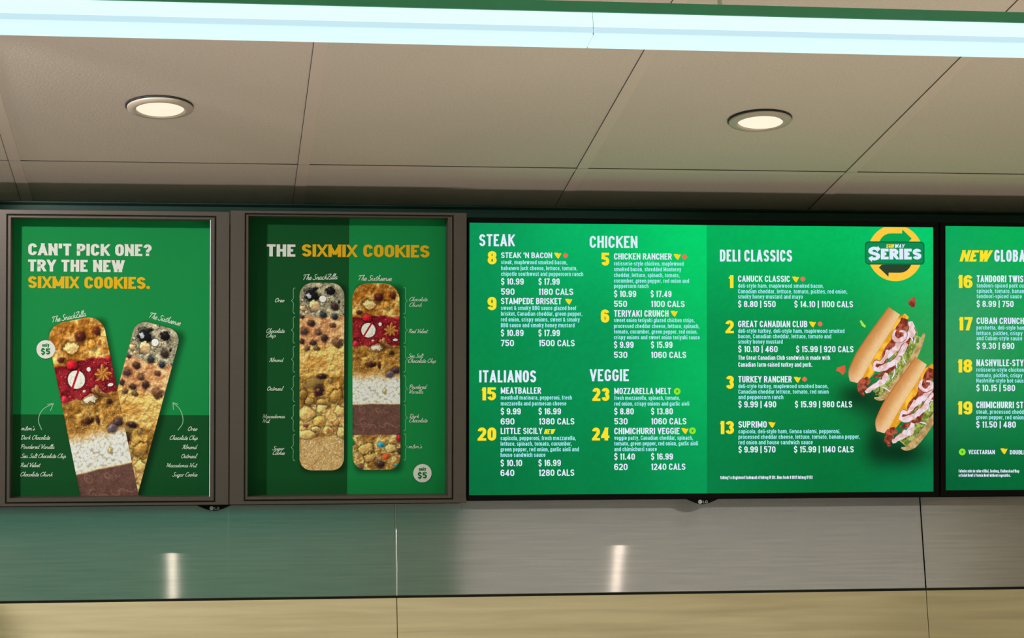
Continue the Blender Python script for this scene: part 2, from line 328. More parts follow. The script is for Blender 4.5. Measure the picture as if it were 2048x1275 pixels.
# block lettering: every letter is a set of pen strokes in a unit box, drawn with a broad pen
def arc(cx, cy, rx, ry, a0, a1, n=8):
    return [(cx+rx*math.cos(math.radians(a0+(a1-a0)*k/n)), cy+ry*math.sin(math.radians(a0+(a1-a0)*k/n))) for k in range(n+1)]
def oval(y0, y1, r, x0=0.0, x1=1.0):
    c, q = (x0+x1)/2, (x1-x0)/2
    P = arc(c, y1-r, q, r, 0, 180)+arc(c, y0+r, q, r, 180, 360); return P+[P[0]]
def ess(h):
    r = .25*h
    return arc(.5, h-r, .5, r, 10, 180)+[(.02, .66*h), (.16, .57*h), (.5, .50*h), (.84, .43*h), (.98, .34*h)]+arc(.5, r, .5, r, 0, -170)
_S = ess(1.0)
X_ = .74; r_ = .30; q_ = .27
BLOCK = {
 'A': (1.08, [[(0, 0), (.5, 1)], [(1, 0), (.5, 1)], [(.22, .24), (.78, .24)]]),
 'B': (1, [[(0, 0), (0, 1), (.5, 1)]+arc(.5, .765, .45, .235, 80, -90)+[(.02, .53)], [(.45, .53)]+arc(.5, .265, .5, .265, 80, -90)+[(0, 0)]]),
 'C': (1, [arc(.5, 1-r_, .5, r_, 4, 180)+arc(.5, r_, .5, r_, 180, 356)]),
 'D': (1, [[(0, 0), (0, 1), (.5, 1)]+arc(.5, 1-r_, .5, r_, 80, 0)+arc(.5, r_, .5, r_, 0, -90)+[(0, 0)]]),
 'E': (.86, [[(1, 1), (0, 1), (0, 0), (1, 0)], [(0, .52), (.9, .52)]]),
 'F': (.84, [[(1, 1), (0, 1), (0, 0)], [(0, .5), (.9, .5)]]),
 'G': (1, [arc(.5, 1-r_, .5, r_, 12, 180)+arc(.5, r_, .5, r_, 180, 360)+[(1, .44), (.56, .44)]]),
 'H': (1, [[(0, 0), (0, 1)], [(1, 0), (1, 1)], [(0, .52), (1, .52)]]),
 'I': (0, [[(0, 0), (0, 1)]]),
 'J': (.8, [[(1, 1), (1, r_)]+arc(.5, r_, .5, r_, 0, -180)+[(0, .36)]]),
 'K': (1.04, [[(0, 0), (0, 1)], [(1, 1), (0, .40)], [(.34, .58), (1, 0)]]),
 'L': (.80, [[(0, 1), (0, 0), (1, 0)]]),
 'M': (1.32, [[(0, 0), (0, 1)], [(0, 1), (.5, .12)], [(1, 1), (.5, .12)], [(1, 0), (1, 1)]]),
 'N': (1.04, [[(0, 0), (0, 1)], [(0, 1), (1, 0)], [(1, 0), (1, 1)]]),
 'O': (1, [oval(0, 1, r_)]), '0': (1, [oval(0, 1, r_)]),
 'P': (.98, [[(0, 0), (0, 1), (.5, 1)]+arc(.5, .735, .5, .265, 80, -90)+[(0, .47)]]),
 'Q': (1, [oval(0, 1, r_), [(.55, .28), (1, -.02)]]),
 'R': (1, [[(0, 0), (0, 1), (.5, 1)]+arc(.5, .745, .48, .255, 80, -90)+[(0, .49)], [(.5, .49), (1, 0)]]),
 'S': (.98, [_S]), '$': (.92, [_S, [(.5, 1), (.5, 1.10)], [(.5, 0), (.5, -.10)]]),
 'T': (.94, [[(0, 1), (1, 1)], [(.5, 1), (.5, 0)]]),
 'U': (1, [[(0, 1), (0, r_)]+arc(.5, r_, .5, r_, 180, 360)+[(1, 1)]]),
 'V': (1.04, [[(0, 1), (.5, 0)], [(1, 1), (.5, 0)]]),
 'W': (1.5, [[(0, 1), (.26, 0)], [(.5, 1), (.26, 0)], [(.5, 1), (.74, 0)], [(1, 1), (.74, 0)]]),
 'X': (1.04, [[(0, 0), (1, 1)], [(0, 1), (1, 0)]]),
 'Y': (1.02, [[(0, 1), (.5, .44)], [(1, 1), (.5, .44)], [(.5, .46), (.5, 0)]]),
 'Z': (.92, [[(0, 1), (1, 1)], [(1, 1), (0, 0)], [(0, 0), (1, 0)]]),
 '1': (.52, [[(1, 0), (1, 1)], [(.9, .98), (0, .78)]]),
 '2': (.98, [arc(.5, .735, .5, .265, 174, -15)+[(.93, .56), (0, .02)], [(0, 0), (1, 0)]]),
 '3': (.98, [arc(.5, .765, .48, .235, 172, -80)+[(.38, .53)], [(.5, .53)]+arc(.5, .265, .5, .265, 80, -172)]),
 '4': (1.04, [[(.72, 0), (.72, 1)], [(.72, 1), (0, .26)], [(0, .23), (1, .23)]]),
 '5': (.98, [[(.95, 1), (.06, 1), (.02, .5)], [(.02, .50), (.2, .58)]+arc(.5, .31, .5, .31, 100, -165)]),
 '6': (1, [arc(.5, .74, .5, .26, 12, 180)+[(0, .3)], oval(0, .60, .27)]),
 '7': (.90, [[(0, 1), (1, 1)], [(1, 1), (.36, 0)]]),
 '8': (1, [oval(.53, 1, .22, .04, .96), oval(0, .53, .25)]),
 '9': (1, [arc(.5, .26, .5, .26, 192, 360)+[(1, .7)], oval(.40, 1, .27)]),
 '&': (1.06, [[(1, 0), (.12, .66), (.14, .88), (.4, 1), (.66, .88), (.62, .68), (.12, .40), (0, .2), (.14, .03), (.45, 0), (.8, .14), (1, .45)]]),
 '|': (0, [[(0, -.12), (0, 1.08)]]), '.': (0, [[(0, .02), (0, .05)]]), ',': (0, [[(0, .06), (0, -.1)]]), "'": (0, [[(0, 1), (0, .76)]]), '\u2019': (0, [[(0, 1), (0, .74)]]),
 '-': (.5, [[(0, .38), (1, .38)]]), '?': (.96, [arc(.5, .735, .5, .265, 176, -25)+[(.56, .45), (.5, .27)], [(.5, .02), (.5, .05)]]),
 '\u00a9': (1.1, [oval(0, 1, .4), oval(.32, .68, .15, .32, .68)]),
 'a': (.92, [arc(.5, X_-.2, .48, .2, 165, 0)+[(1, 0)], arc(.5, .2, .5, .2, 60, 300)+[(1, .1)], [(.5, .42), (1, .42)]]),
 'b': (.95, [[(0, 0), (0, 1)], oval(0, X_, q_)]), 'c': (.88, [arc(.5, X_-q_, .5, q_, 8, 180)+arc(.5, q_, .5, q_, 180, 352)]),
 'd': (.95, [[(1, 0), (1, 1)], oval(0, X_, q_)]), 'e': (.92, [[(0, .36), (1, .36)]+arc(.5, X_-q_, .5, q_, 0, 180)+arc(.5, q_, .5, q_, 180, 335)]),
 'f': (.55, [[(.3, 0), (.3, .76)]+arc(.8, .76, .5, .24, 180, 90)+[(1, 1)], [(0, X_-.04), (.95, X_-.04)]]),
 'g': (.95, [[(1, X_), (1, -.04)]+arc(.5, -.04, .5, .22, 0, -165), oval(0, X_, q_)]),
 'h': (.95, [[(0, 0), (0, 1)], [(0, X_-q_)]+arc(.5, X_-q_, .5, q_, 180, 0)+[(1, 0)]]),
 'i': (0, [[(0, 0), (0, X_-.08)], [(0, .95), (0, .98)]]), 'j': (.3, [[(1, X_), (1, -.1), (.6, -.25), (0, -.25)], [(1, .95), (1, .98)]]),
 'k': (.95, [[(0, 0), (0, 1)], [(1, X_), (0, .28)], [(.34, .42), (1, 0)]]), 'l': (0, [[(0, 0), (0, 1)]]),
 'm': (1.65, [[(0, 0), (0, X_)], [(0, X_-q_)]+arc(.25, X_-q_, .25, q_, 180, 0)+[(.5, 0)], [(.5, X_-q_)]+arc(.75, X_-q_, .25, q_, 180, 0)+[(1, 0)]]),
 'n': (.95, [[(0, 0), (0, X_)], [(0, X_-q_)]+arc(.5, X_-q_, .5, q_, 180, 0)+[(1, 0)]]),
 'o': (.95, [oval(0, X_, q_)]), 'p': (.95, [[(0, -.27), (0, X_)], oval(0, X_, q_)]), 'q': (.95, [[(1, -.27), (1, X_)], oval(0, X_, q_)]),
 'r': (.58, [[(0, 0), (0, X_)], [(0, X_-.25)]+arc(.9, X_-.26, .9, .26, 180, 95)]),
 's': (.86, [ess(X_)]), 't': (.58, [[(.35, .96), (.35, .18)]+arc(.85, .18, .5, .18, 180, 270)+[(1, 0)], [(0, X_-.04), (1, X_-.04)]]),
 'u': (.95, [[(1, 0), (1, X_)], [(0, X_), (0, q_)]+arc(.5, q_, .5, q_, 180, 360)]),
 'v': (.92, [[(0, X_), (.5, 0)], [(1, X_), (.5, 0)]]), 'w': (1.4, [[(0, X_), (.26, 0)], [(.5, X_), (.26, 0)], [(.5, X_), (.74, 0)], [(1, X_), (.74, 0)]]),
 'x': (.92, [[(0, 0), (1, X_)], [(0, X_), (1, 0)]]), 'y': (.92, [[(0, X_), (.52, 0)], [(1, X_), (.40, -.26), (.1, -.26)]]), 'z': (.86, [[(0, X_), (1, X_)], [(1, X_), (0, 0)], [(0, 0), (1, 0)]]),
}
WEIGHT = {.035: .172, .045: .178, .05: .185, .055: .165, .06: .19, .07: .24, .075: .285, .08: .30, .085: .27, .09: .24, .10: .27, .11: .31, .13: .36}
def pen_outline(P, tv, th, lo, hi, x0=True, x1=True):
    """outline strip of one stroke, flat ends carried on by half the pen"""
    P = np.asarray(P, float); P = P[np.concatenate([[True], np.hypot(*(P[1:]-P[:-1]).T) > 1e-6])]
    if len(P) < 2: P = np.array([P[0], P[0]+[1e-3, 0]])
    closed = np.hypot(*(P[0]-P[-1])) < 1e-6 and len(P) > 3
    d = P[1:]-P[:-1]; d /= np.hypot(d[:, 0], d[:, 1])[:, None]
    if not closed:
        e0 = abs(d[0][0])*tv/2+abs(d[0][1])*th/2; e1 = abs(d[-1][0])*tv/2+abs(d[-1][1])*th/2
        P = P.copy(); P[0] = P[0]-d[0]*e0*x0; P[-1] = P[-1]+d[-1]*e1*x1
    nr = np.stack([-d[:, 1], d[:, 0]], -1); N = np.zeros_like(P)
    a = nr[:-1]+nr[1:]; a /= np.maximum(.35, (a*a).sum(1)/2)[:, None]
    N[1:-1] = a; N[0] = nr[0]; N[-1] = nr[-1]
    if closed:
        q = nr[-1]+nr[0]; q = q/max(.35, (q*q).sum()/2); N[0] = N[-1] = q
    O = N*np.array([tv/2, th/2]); L_, R_ = P+O, P-O
    for Q in (L_, R_): Q[:, 1] = np.clip(Q[:, 1], lo, hi)
    return np.concatenate([L_, R_]), [(i, i+1, len(P)+i+1, len(P)+i) for i in range(len(P)-1)]

class Sheet:
    """collects flat lettering and shapes in artwork units, then becomes one mesh"""
    def __init__(s): s.V = []; s.F = []; s.n = 0
    def add(s, V, F):
        V = np.asarray(V, float)
        if V.shape[1] == 2: V = np.concatenate([V, np.zeros((len(V), 1))], 1)
        s.V.append(V); s.F += [tuple(i+s.n for i in f) for f in F]; s.n += len(V); return s
    def text(s, t, x0, x1, base, cap, bold=0.05, off=0.0, shear=0.0, rot=0.0):
        wt = WEIGHT[bold]; tv = wt*cap; th = tv*(.86 if wt < .22 else .70); gap = cap*(.105 if wt < .22 else .085)
        unit = sum(BLOCK[c][0] for c in t if c != ' ')+.52*t.count(' ')
        fixed = tv*sum(1 for c in t if BLOCK.get(c, (1,))[0] == 0)+gap*(len(t)-1-t.count(' '))
        if shear: x1 = x1-shear*cap
        lw = (x1-x0-fixed)/max(.01, unit)
        x = x0
        for c in t:
            if c == ' ': x += .52*lw; continue
            rel, st = BLOCK[c]; w = rel*lw if rel else tv
            sx = max(w-tv, 0.0); sy = cap-th
            for k, q in enumerate(st):
                Q = np.array([(tv/2+a*sx, th/2+b_*sy) for a, b_ in q])
                lo, hi = (-.35*cap, 1.3*cap) if c in '$|,gjpqy' and (c != '$' or k) else (0, cap)
                if c in 'gjpqy' and k == 0: hi = X_*cap+th*.3
                fl = [p[1] < .001 or p[1] > .999 or abs(p[1]-X_) < .001 or (abs(p[1]-o_[1]) < .02 and (p[0] < .001 or p[0] > .999)) for p, o_ in ((q[0], q[1]), (q[-1], q[-2]))]
                if len(q) == 2 and abs(q[0][1]-q[1][1])+abs(q[0][0]-q[1][0]) < .1: fl = [True, True]
                V, F = pen_outline(Q, tv, th, lo, hi, *fl)
                s.add(np.stack([x+V[:, 0]+shear*V[:, 1], base-V[:, 1], np.full(len(V), k*.00004)], -1), F)
            x += w+gap
        return s
    def poly(s, P): return s.add(P, [tuple(range(len(P)))])
    def ellipse(s, x, y, rx, ry=None, n=40):
        ry = ry or rx
        return s.poly([(x+rx*math.cos(2*PI*i/n), y+ry*math.sin(2*PI*i/n)) for i in range(n)])
    def stroke(s, P, w, closed=False):
        P = np.asarray(P, float); T = np.gradient(P, axis=0); T /= np.maximum(1e-6, np.hypot(T[:, 0], T[:, 1]))[:, None]
        N = np.stack([-T[:, 1], T[:, 0]], -1); w = np.broadcast_to(np.asarray(w, float), (len(P),))[:, None]/2
        V = np.concatenate([P+N*w, P-N*w]); n = len(P)
        return s.add(V, [(i, i+1, n+i+1, n+i) for i in range(n-1)])
    def build(s, name, art, w, m, parent):
        V = np.concatenate(s.V); Q = art(V[:, :2]); me = bpy.data.meshes.new(name)
        me.from_pydata([(a, b_, w+z) for (a, b_), z in zip(Q, V[:, 2])], [], s.F); me.update()
        bm = bmesh.new(); bm.from_mesh(me); bmesh.ops.triangulate(bm, faces=[f for f in bm.faces if len(f.verts) > 4])
        for f in bm.faces:
            f.normal_update()
            if f.normal.z < 0: f.normal_flip()
        bm.to_mesh(me); bm.free()
        return obj(name, me, m, parent)

def smooth(P, n=6):
    P = np.asarray(P, float)
    if len(P) < 3: return np.array([P[0]+(P[-1]-P[0])*k/n for k in range(n+1)])
    E_ = np.concatenate([[2*P[0]-P[1]], P, [2*P[-1]-P[-2]]]); out = []
    for i in range(1, len(E_)-2):
        for k in range(n):
            t = k/n; a, b_, c, d = E_[i-1], E_[i], E_[i+1], E_[i+2]
            out.append(0.5*((2*b_)+(c-a)*t+(2*a-5*b_+4*c-d)*t*t+(-a+3*b_-3*c+d)*t**3))
    out.append(P[-1]); return np.array(out)

# handwriting: each letter is a list of pen strokes, (advance, strokes)
def _bowl(): return [(.42, .40), (.30, .50), (.12, .42), (.04, .2), (.11, .02), (.25, .03), (.38, .22), (.43, .46)]
PEN = {
 'a': (.55, [_bowl(), [(.43, .48), (.39, .15), (.45, .0), (.57, .1)]]),
 'c': (.45, [[(.4, .4), (.3, .5), (.12, .42), (.04, .2), (.12, .0), (.28, .0), (.47, .12)]]),
 'd': (.60, [_bowl(), [(.56, 1.05), (.46, .5), (.42, .12), (.48, 0), (.62, .1)]]),
 'e': (.44, [[(.04, .16), (.25, .22), (.37, .36), (.3, .5), (.14, .44), (.05, .2), (.12, .0), (.28, 0), (.46, .14)]]),
 'g': (.54, [_bowl(), [(.43, .48), (.38, -.1), (.26, -.38), (.08, -.36), (.1, -.2), (.56, .1)]]),
 'h': (.54, [[(.02, .1), (.2, .6), (.32, 1.0), (.26, 1.05), (.16, .6), (.08, 0)], [(.09, .1), (.22, .42), (.36, .48), (.39, .3), (.36, .08), (.43, 0), (.56, .1)]]),
 'i': (.28, [[(.02, .2), (.13, .48), (.1, .12), (.16, 0), (.3, .1)], [(.19, .74), (.22, .76)]]),
 'k': (.50, [[(.05, 0), (.22, 1.0)], [(.42, .5), (.14, .25), (.26, .22), (.36, .03), (.52, .08)]]),
 'l': (.28, [[(.0, .12), (.2, .6), (.29, 1.0), (.22, 1.05), (.12, .5), (.1, .08), (.17, 0), (.3, .1)]]),
 'm': (.80, [[(.04, .0), (.1, .48)], [(.07, .15), (.2, .46), (.31, .45), (.32, .2), (.31, 0)], [(.32, .15), (.45, .46), (.57, .45), (.57, .2), (.6, .02), (.68, 0), (.82, .1)]]),
 'n': (.56, [[(.04, .0), (.1, .48)], [(.07, .15), (.22, .46), (.36, .45), (.37, .2), (.38, .03), (.45, 0), (.58, .1)]]),
 'o': (.48, [[(.28, .48), (.12, .44), (.04, .2), (.12, .01), (.28, .03), (.39, .25), (.34, .46), (.24, .48), (.34, .36), (.5, .42)]]),
 'p': (.52, [[(.12, .5), (.0, -.4)], [(.08, .25), (.25, .5), (.41, .4), (.38, .12), (.22, 0), (.07, .12)], [(.36, .1), (.54, .12)]]),
 'r': (.38, [[(.04, 0), (.11, .5)], [(.08, .2), (.2, .46), (.36, .5)]]),
 's': (.38, [[(.0, .06), (.22, .34), (.26, .52), (.27, .36), (.34, .12), (.2, 0), (.06, .05)], [(.28, .05), (.4, .1)]]),
 't': (.32, [[(.22, .92), (.1, .15), (.16, 0), (.34, .1)], [(.0, .62), (.36, .68)]]),
 'u': (.56, [[(.02, .3), (.1, .48), (.07, .14), (.17, 0), (.34, .14), (.43, .48)], [(.43, .48), (.4, .12), (.47, 0), (.58, .1)]]),
 'v': (.46, [[(.02, .36), (.1, .49), (.12, .2), (.16, .01), (.32, .2), (.38, .49), (.48, .42)]]),
 'w': (.66, [[(.02, .36), (.1, .49), (.09, .15), (.16, .0), (.3, .15), (.34, .45), (.32, .12), (.4, 0), (.54, .2), (.58, .49), (.68, .42)]]),
 'x': (.46, [[(.04, .46), (.14, .46), (.28, .04), (.44, .08)], [(.42, .49), (.04, .0)]]),
 'A': (.72, [[(-.06, .02), (.1, .06), (.3, .6), (.48, 1.0), (.47, .5), (.5, .05), (.7, .08)], [(.12, .36), (.58, .42)], [(.48, 1.0), (.2, .9), (.02, .7)]]),
 'C': (.62, [[(.56, .78), (.54, .98), (.36, 1.0), (.12, .72), (.04, .32), (.16, .02), (.38, .02), (.62, .18)]]),
 'D': (.76, [[(.22, .92), (.1, .02)], [(-.06, .78), (.16, 1.0), (.5, .95), (.68, .55), (.52, .12), (.2, -.02), (.02, .06)]]),
 'M': (.96, [[(-.08, .84), (.1, .98), (.16, .86), (.1, .4), (.04, 0)], [(.16, .9), (.34, .3), (.4, .1), (.56, .55), (.76, 1.0)], [(.76, 1.0), (.72, .4), (.76, .02), (.94, .08)]]),
 'N': (.84, [[(-.08, .84), (.1, .98), (.15, .8), (.04, 0)], [(.15, .9), (.34, .4), (.48, .02), (.6, .6), (.78, 1.04), (.88, .98)]]),
 'O': (.78, [[(.42, 1.0), (.16, .84), (.04, .4), (.16, .04), (.4, .0), (.66, .3), (.68, .74), (.46, .98), (.26, .82), (.34, .64)]]),
 'P': (.66, [[(.2, .92), (.06, .0)], [(-.06, .76), (.14, .98), (.46, 1.0), (.62, .78), (.46, .5), (.14, .44)]]),
 'R': (.72, [[(.2, .92), (.06, .0)], [(-.06, .76), (.14, .98), (.46, 1.0), (.58, .78), (.42, .54), (.16, .48), (.36, .4), (.52, .05), (.72, .08)]]),
 'S': (.60, [[(.56, .82), (.46, 1.0), (.24, .94), (.2, .7), (.42, .44), (.46, .16), (.26, -.02), (.0, .06), (-.08, .2)]]),
 'T': (.62, [[(.34, .94), (.22, .4), (.12, .0)], [(-.06, .76), (.08, .98), (.4, .94), (.76, 1.04)]]),
 'V': (.66, [[(-.08, .82), (.1, 1.0), (.18, .8), (.22, .02), (.5, .6), (.7, 1.04), (.8, 1.0)]]),
 'Z': (.66, [[(.02, .8), (.14, .98), (.62, .98), (.3, .5), (.0, .02), (.32, .08), (.6, -.02), (.66, .08)], [(.16, .5), (.5, .54)]]),
 '&': (.72, [[(.66, .5), (.42, .06), (.18, -.02), (.04, .18), (.2, .44), (.4, .66), (.36, .88), (.2, .84), (.22, .6), (.44, .2), (.6, .0), (.74, .04)]]),
 "'": (.18, [[(.16, 1.0), (.08, .74)]]),
 ' ': (.34, []),
}
def script(sh, t, x0, x1, base, cap, w=1.0, rot=0.0, slant=0.30):
    x = 0; S = []
    for ch in t:
        adv, st = PEN[ch]
        for q in st: S.append(smooth([(x+a+slant*b_, b_) for a, b_ in q], 5))
        x += adv
    mn = min(q[:, 0].min() for q in S); mx = max(q[:, 0].max() for q in S)
    for q in S:
        X = (q[:, 0]-mn)/(mx-mn)*(x1-x0); Y = -q[:, 1]*cap
        if rot:
            c, s_ = math.cos(rot), math.sin(rot); X, Y = X*c+Y*s_, -X*s_+Y*c
        n = len(q); ww = w*(0.75+0.35*np.abs(np.sin(np.linspace(0.3, 2.6, n))))
        sh.stroke(np.stack([x0+X, base+Y], -1), ww)

def caption(A, par, *a, nm='caption_lettering'):
    h = Sheet(); script(h, *a); return h.build(nm, A, PW+.0007, INK['cream'], par)

# ---- painting of printed pictures, numpy
RNG = np.random.RandomState(7)
LAT = RNG.rand(256, 256)
def vnoise(x, y, s=1.0, o=0):
    x = np.asarray(x)/s+o*17.3; y = np.asarray(y)/s+o*9.1
    xi, yi = np.floor(x).astype(int), np.floor(y).astype(int); fx, fy = x-xi, y-yi
    fx = fx*fx*(3-2*fx); fy = fy*fy*(3-2*fy)
    g = lambda i, j: LAT[i & 255, j & 255]
    return (g(xi, yi)*(1-fx)+g(xi+1, yi)*fx)*(1-fy)+(g(xi, yi+1)*(1-fx)+g(xi+1, yi+1)*fx)*fy
def fbm(x, y, s, o=0, n=4):
    a, t, r = 1.0, 0.0, 0
    for k in range(n): r = r+a*vnoise(x, y, s/2**k, o+k*3); t += a; a *= 0.55
    return r/t
def worley(x, y, s, o=0):
    x = np.asarray(x)/s; y = np.asarray(y)/s; xi, yi = np.floor(x).astype(int), np.floor(y).astype(int)
    d1 = np.full(x.shape, 9.0); d2 = d1.copy(); cid = np.zeros(x.shape)
    for i in (-1, 0, 1):
        for j in (-1, 0, 1):
            a, b_ = xi+i+o*31, yi+j+o*13
            px = xi+i+LAT[a & 255, b_ & 255]; py = yi+j+LAT[(a+91) & 255, (b_+57) & 255]
            d = np.hypot(x-px, y-py); c = LAT[(a+33) & 255, (b_+11) & 255]
            new = d < d1; d2 = np.where(new, d1, np.minimum(d2, d)); cid = np.where(new, c, cid); d1 = np.where(new, d, d1)
    return d1, d2, cid
def rgb(*c): return np.array(c, float)
def mix(a, b_, f): return a*(1-f[..., None])+b_*f[..., None]
def sst(e0, e1, x): t = np.clip((x-e0)/(e1-e0), 0, 1); return t*t*(3-2*t)
def relief(x, y, s, o, k):
    return k*(fbm(x+0.12*s, y+0.16*s, s, o)-fbm(x-0.12*s, y-0.16*s, s, o))
def lump(C, x, y, cx, cy, rx, ry=None, col=(60, 38, 34), soft=0.25, hl=0.5, rough=0.25, rot=0.0, o=0):
    ry = ry or rx; dx, dy = x-cx, y-cy
    c, s_ = math.cos(rot), math.sin(rot); ex = (dx*c+dy*s_)/rx; ey = (-dx*s_+dy*c)/ry
    d = np.hypot(ex, ey)+rough*(fbm(x, y, max(rx, ry)*0.7, o+cx % 7)-0.5)*2
    sh = 1-sst(1.0, 1.35, d); C = C*(1-0.35*sh[..., None]*(1-(1-sst(1-soft, 1.0, d)))[..., None])
    a = 1-sst(1-soft, 1.0, d)
    light = 1.0+hl*(-(ex*0.5+ey*0.7))+relief(x, y, max(rx, ry)*0.5, 3, 0.7)
    K = rgb(*col)*np.clip(light, 0.45, 1.8)[..., None]
    spec = np.exp(-((ex+0.32)**2+(ey+0.36)**2)/0.05)*hl*70
    return mix(C, np.clip(K+spec[..., None], 0, 255), a)
def cracks(x, y, s, o, w=0.06):
    d1, d2, _ = worley(x+40*fbm(x, y, s*0.5, o), y+40*fbm(x, y, s*0.5, o+5), s, o)
    return 1-sst(0, w, d2-d1)
def speck(x, y, s, o, thr): return sst(thr, thr+0.08, vnoise(x, y, s, o))

def lumps(C, x, y, Ls):
    for q in Ls: C = lump(C, x, y, *q[:4], col=q[4], **(q[5] if len(q) > 5 else {}))
    return C

def bar_oreo(x, y):
    """cookie bar: cookies-and-cream, chocolate chip, almond, oatmeal, macadamia, sugar"""
    yy = y+(fbm(x, y, 60, 2)-0.5)*70
    n = fbm(x, y, 55, 1); f = fbm(x, y, 14, 4)
    sec = [mix(mix(rgb(150, 141, 118), rgb(208, 194, 162), sst(.3, .7, n)), rgb(84, 80, 74), sst(.64, .74, f)*0.55),
           mix(rgb(196, 132, 86), rgb(240, 186, 134), sst(.3, .7, n)),
           mix(rgb(205, 152, 78), rgb(238, 196, 118), sst(.25, .7, n)),
           mix(rgb(150, 104, 44), rgb(214, 166, 88), sst(.35, .62, n))]
    d1, d2, cid = worley(x, y, 62, 3)
    g = np.clip(1.15-d1*0.95, 0, 1)
    sec.append(mix(rgb(150, 92, 40), rgb(246, 200, 126), sst(.2, .8, g*0.8+0.3*n))*(0.86+0.2*cid)[..., None])
    s = mix(rgb(196, 154, 96), rgb(218, 180, 122), n)
    s = mix(s, rgb(240, 226, 196), speck(x, y, 7, 1, .74)*0.75); s = mix(s, rgb(120, 84, 44), cracks(x, y, 190, 3, .035)*0.7); sec.append(s)
    C = sec[0]
    for k, b_ in enumerate((285, 530, 785, 1035, 1312)):
        C = mix(C, sec[k+1], sst(b_-7, b_+7, yy if k < 4 else y+(fbm(x, y, 40, 8)-.5)*14))
    C = C*(1+relief(x, y, 34, 6, .9)*(y < 1312)+relief(x, y, 12, 9, .35))[..., None]
    C = mix(C, rgb(132, 82, 40), cracks(x, y, 150, 5, .035)*((y > 540) & (y < 790))*0.4)
    C = mix(C, rgb(96, 62, 26), cracks(x, y, 60, 8, .08)*((y > 800) & (y < 1035))*0.5)
    C = mix(C, rgb(38, 34, 32), speck(x, y, 9, 2, .80)*(y < 300)*0.9)
    br = (66, 42, 40)
    L = [(95, 110, 58, 52, (28, 28, 34), dict(rough=.6, hl=.6)), (268, 68, 46, 38, (24, 22, 26), dict(rough=.7)), (85, 112, 30, 20, (190, 194, 200), dict(rough=1.0, hl=.2)), (120, 60, 40, 18, (26, 24, 28), dict(rot=-.5)),
         (125, 195, 46, 44, (222, 184, 134), dict(rough=.5, hl=.4)), (30, 215, 34, 26, (212, 172, 124), dict(rough=.5)), (300, 200, 38, 36, (58, 42, 40), {}),
         (205, 272, 36, 34, (44, 48, 54), dict(rough=.5)), (302, 287, 32, 28, (42, 48, 58), dict(hl=.7)), (336, 162, 12, 14, (36, 34, 36), {}), (60, 250, 20, 16, (200, 160, 116), {}),
         (197, 136, 31, 30, (250, 248, 242), dict(soft=.1, rough=0, hl=.05)),
         (22, 292, 22, 18, br, dict(rough=.5)), (102, 346, 34, 28, br, dict(rough=.4)), (40, 414, 38, 36, (82, 54, 52), dict(rough=.3)), (165, 424, 30, 28, (92, 62, 54), dict(rough=.5)),
         (212, 468, 38, 36, br, dict(rough=.4)), (282, 360, 28, 22, (96, 62, 52), dict(rough=.3)), (120, 510, 32, 26, br, dict(rough=.4)), (332, 512, 42, 38, (98, 68, 50), dict(rough=.7)), (20, 500, 22, 24, br, dict(rough=.6)),
         (70, 556, 26, 24, (96, 64, 50), dict(rough=.5)), (150, 560, 28, 22, (100, 70, 52), dict(rough=.6)),
         (110, 850, 78, 54, (150, 118, 64), dict(rough=.5, hl=.3)), (192, 795, 44, 26, (52, 32, 32), dict(rough=.1, hl=.8)), (268, 830, 20, 28, (140, 112, 72), {}), (172, 926, 42, 52, (58, 32, 38), dict(rough=.4)), (158, 910, 18, 16, (150, 96, 50), {}),
         (210, 1020, 60, 44, (176, 138, 72), dict(rough=.4, hl=.35)), (30, 940, 36, 44, (164, 122, 62), dict(rough=.5)), (310, 960, 50, 60, (186, 140, 70), dict(rough=.6)), (90, 1010, 44, 36, (156, 124, 66), dict(rough=.5)),
         (60, 1110, 70, 62, (238, 190, 118), dict(rough=.4, hl=.3)), (190, 1070, 48, 40, (240, 200, 128), dict(rough=.4, hl=.35)), (350, 1090, 52, 50, (236, 186, 112), dict(rough=.4, hl=.35)), (170, 1170, 56, 44, (232, 172, 92), dict(rough=.35, hl=.4)),
         (240, 1255, 48, 40, (236, 184, 108), dict(rough=.35, hl=.35)), (246, 1258, 16, 18, (206, 110, 80), dict(hl=.1)), (138, 1238, 40, 26, (238, 196, 124), dict(rough=.4)), (60, 1285, 80, 40, (240, 196, 122), dict(rough=.4, hl=.3)), (320, 1190, 34, 26, (190, 136, 84), dict(rough=.9)), (60, 1212, 24, 14, (120, 72, 56), dict(rough=.9)), (360, 1270, 40, 50, (236, 192, 120), dict(rough=.4))]
    return lumps(C, x, y, L)

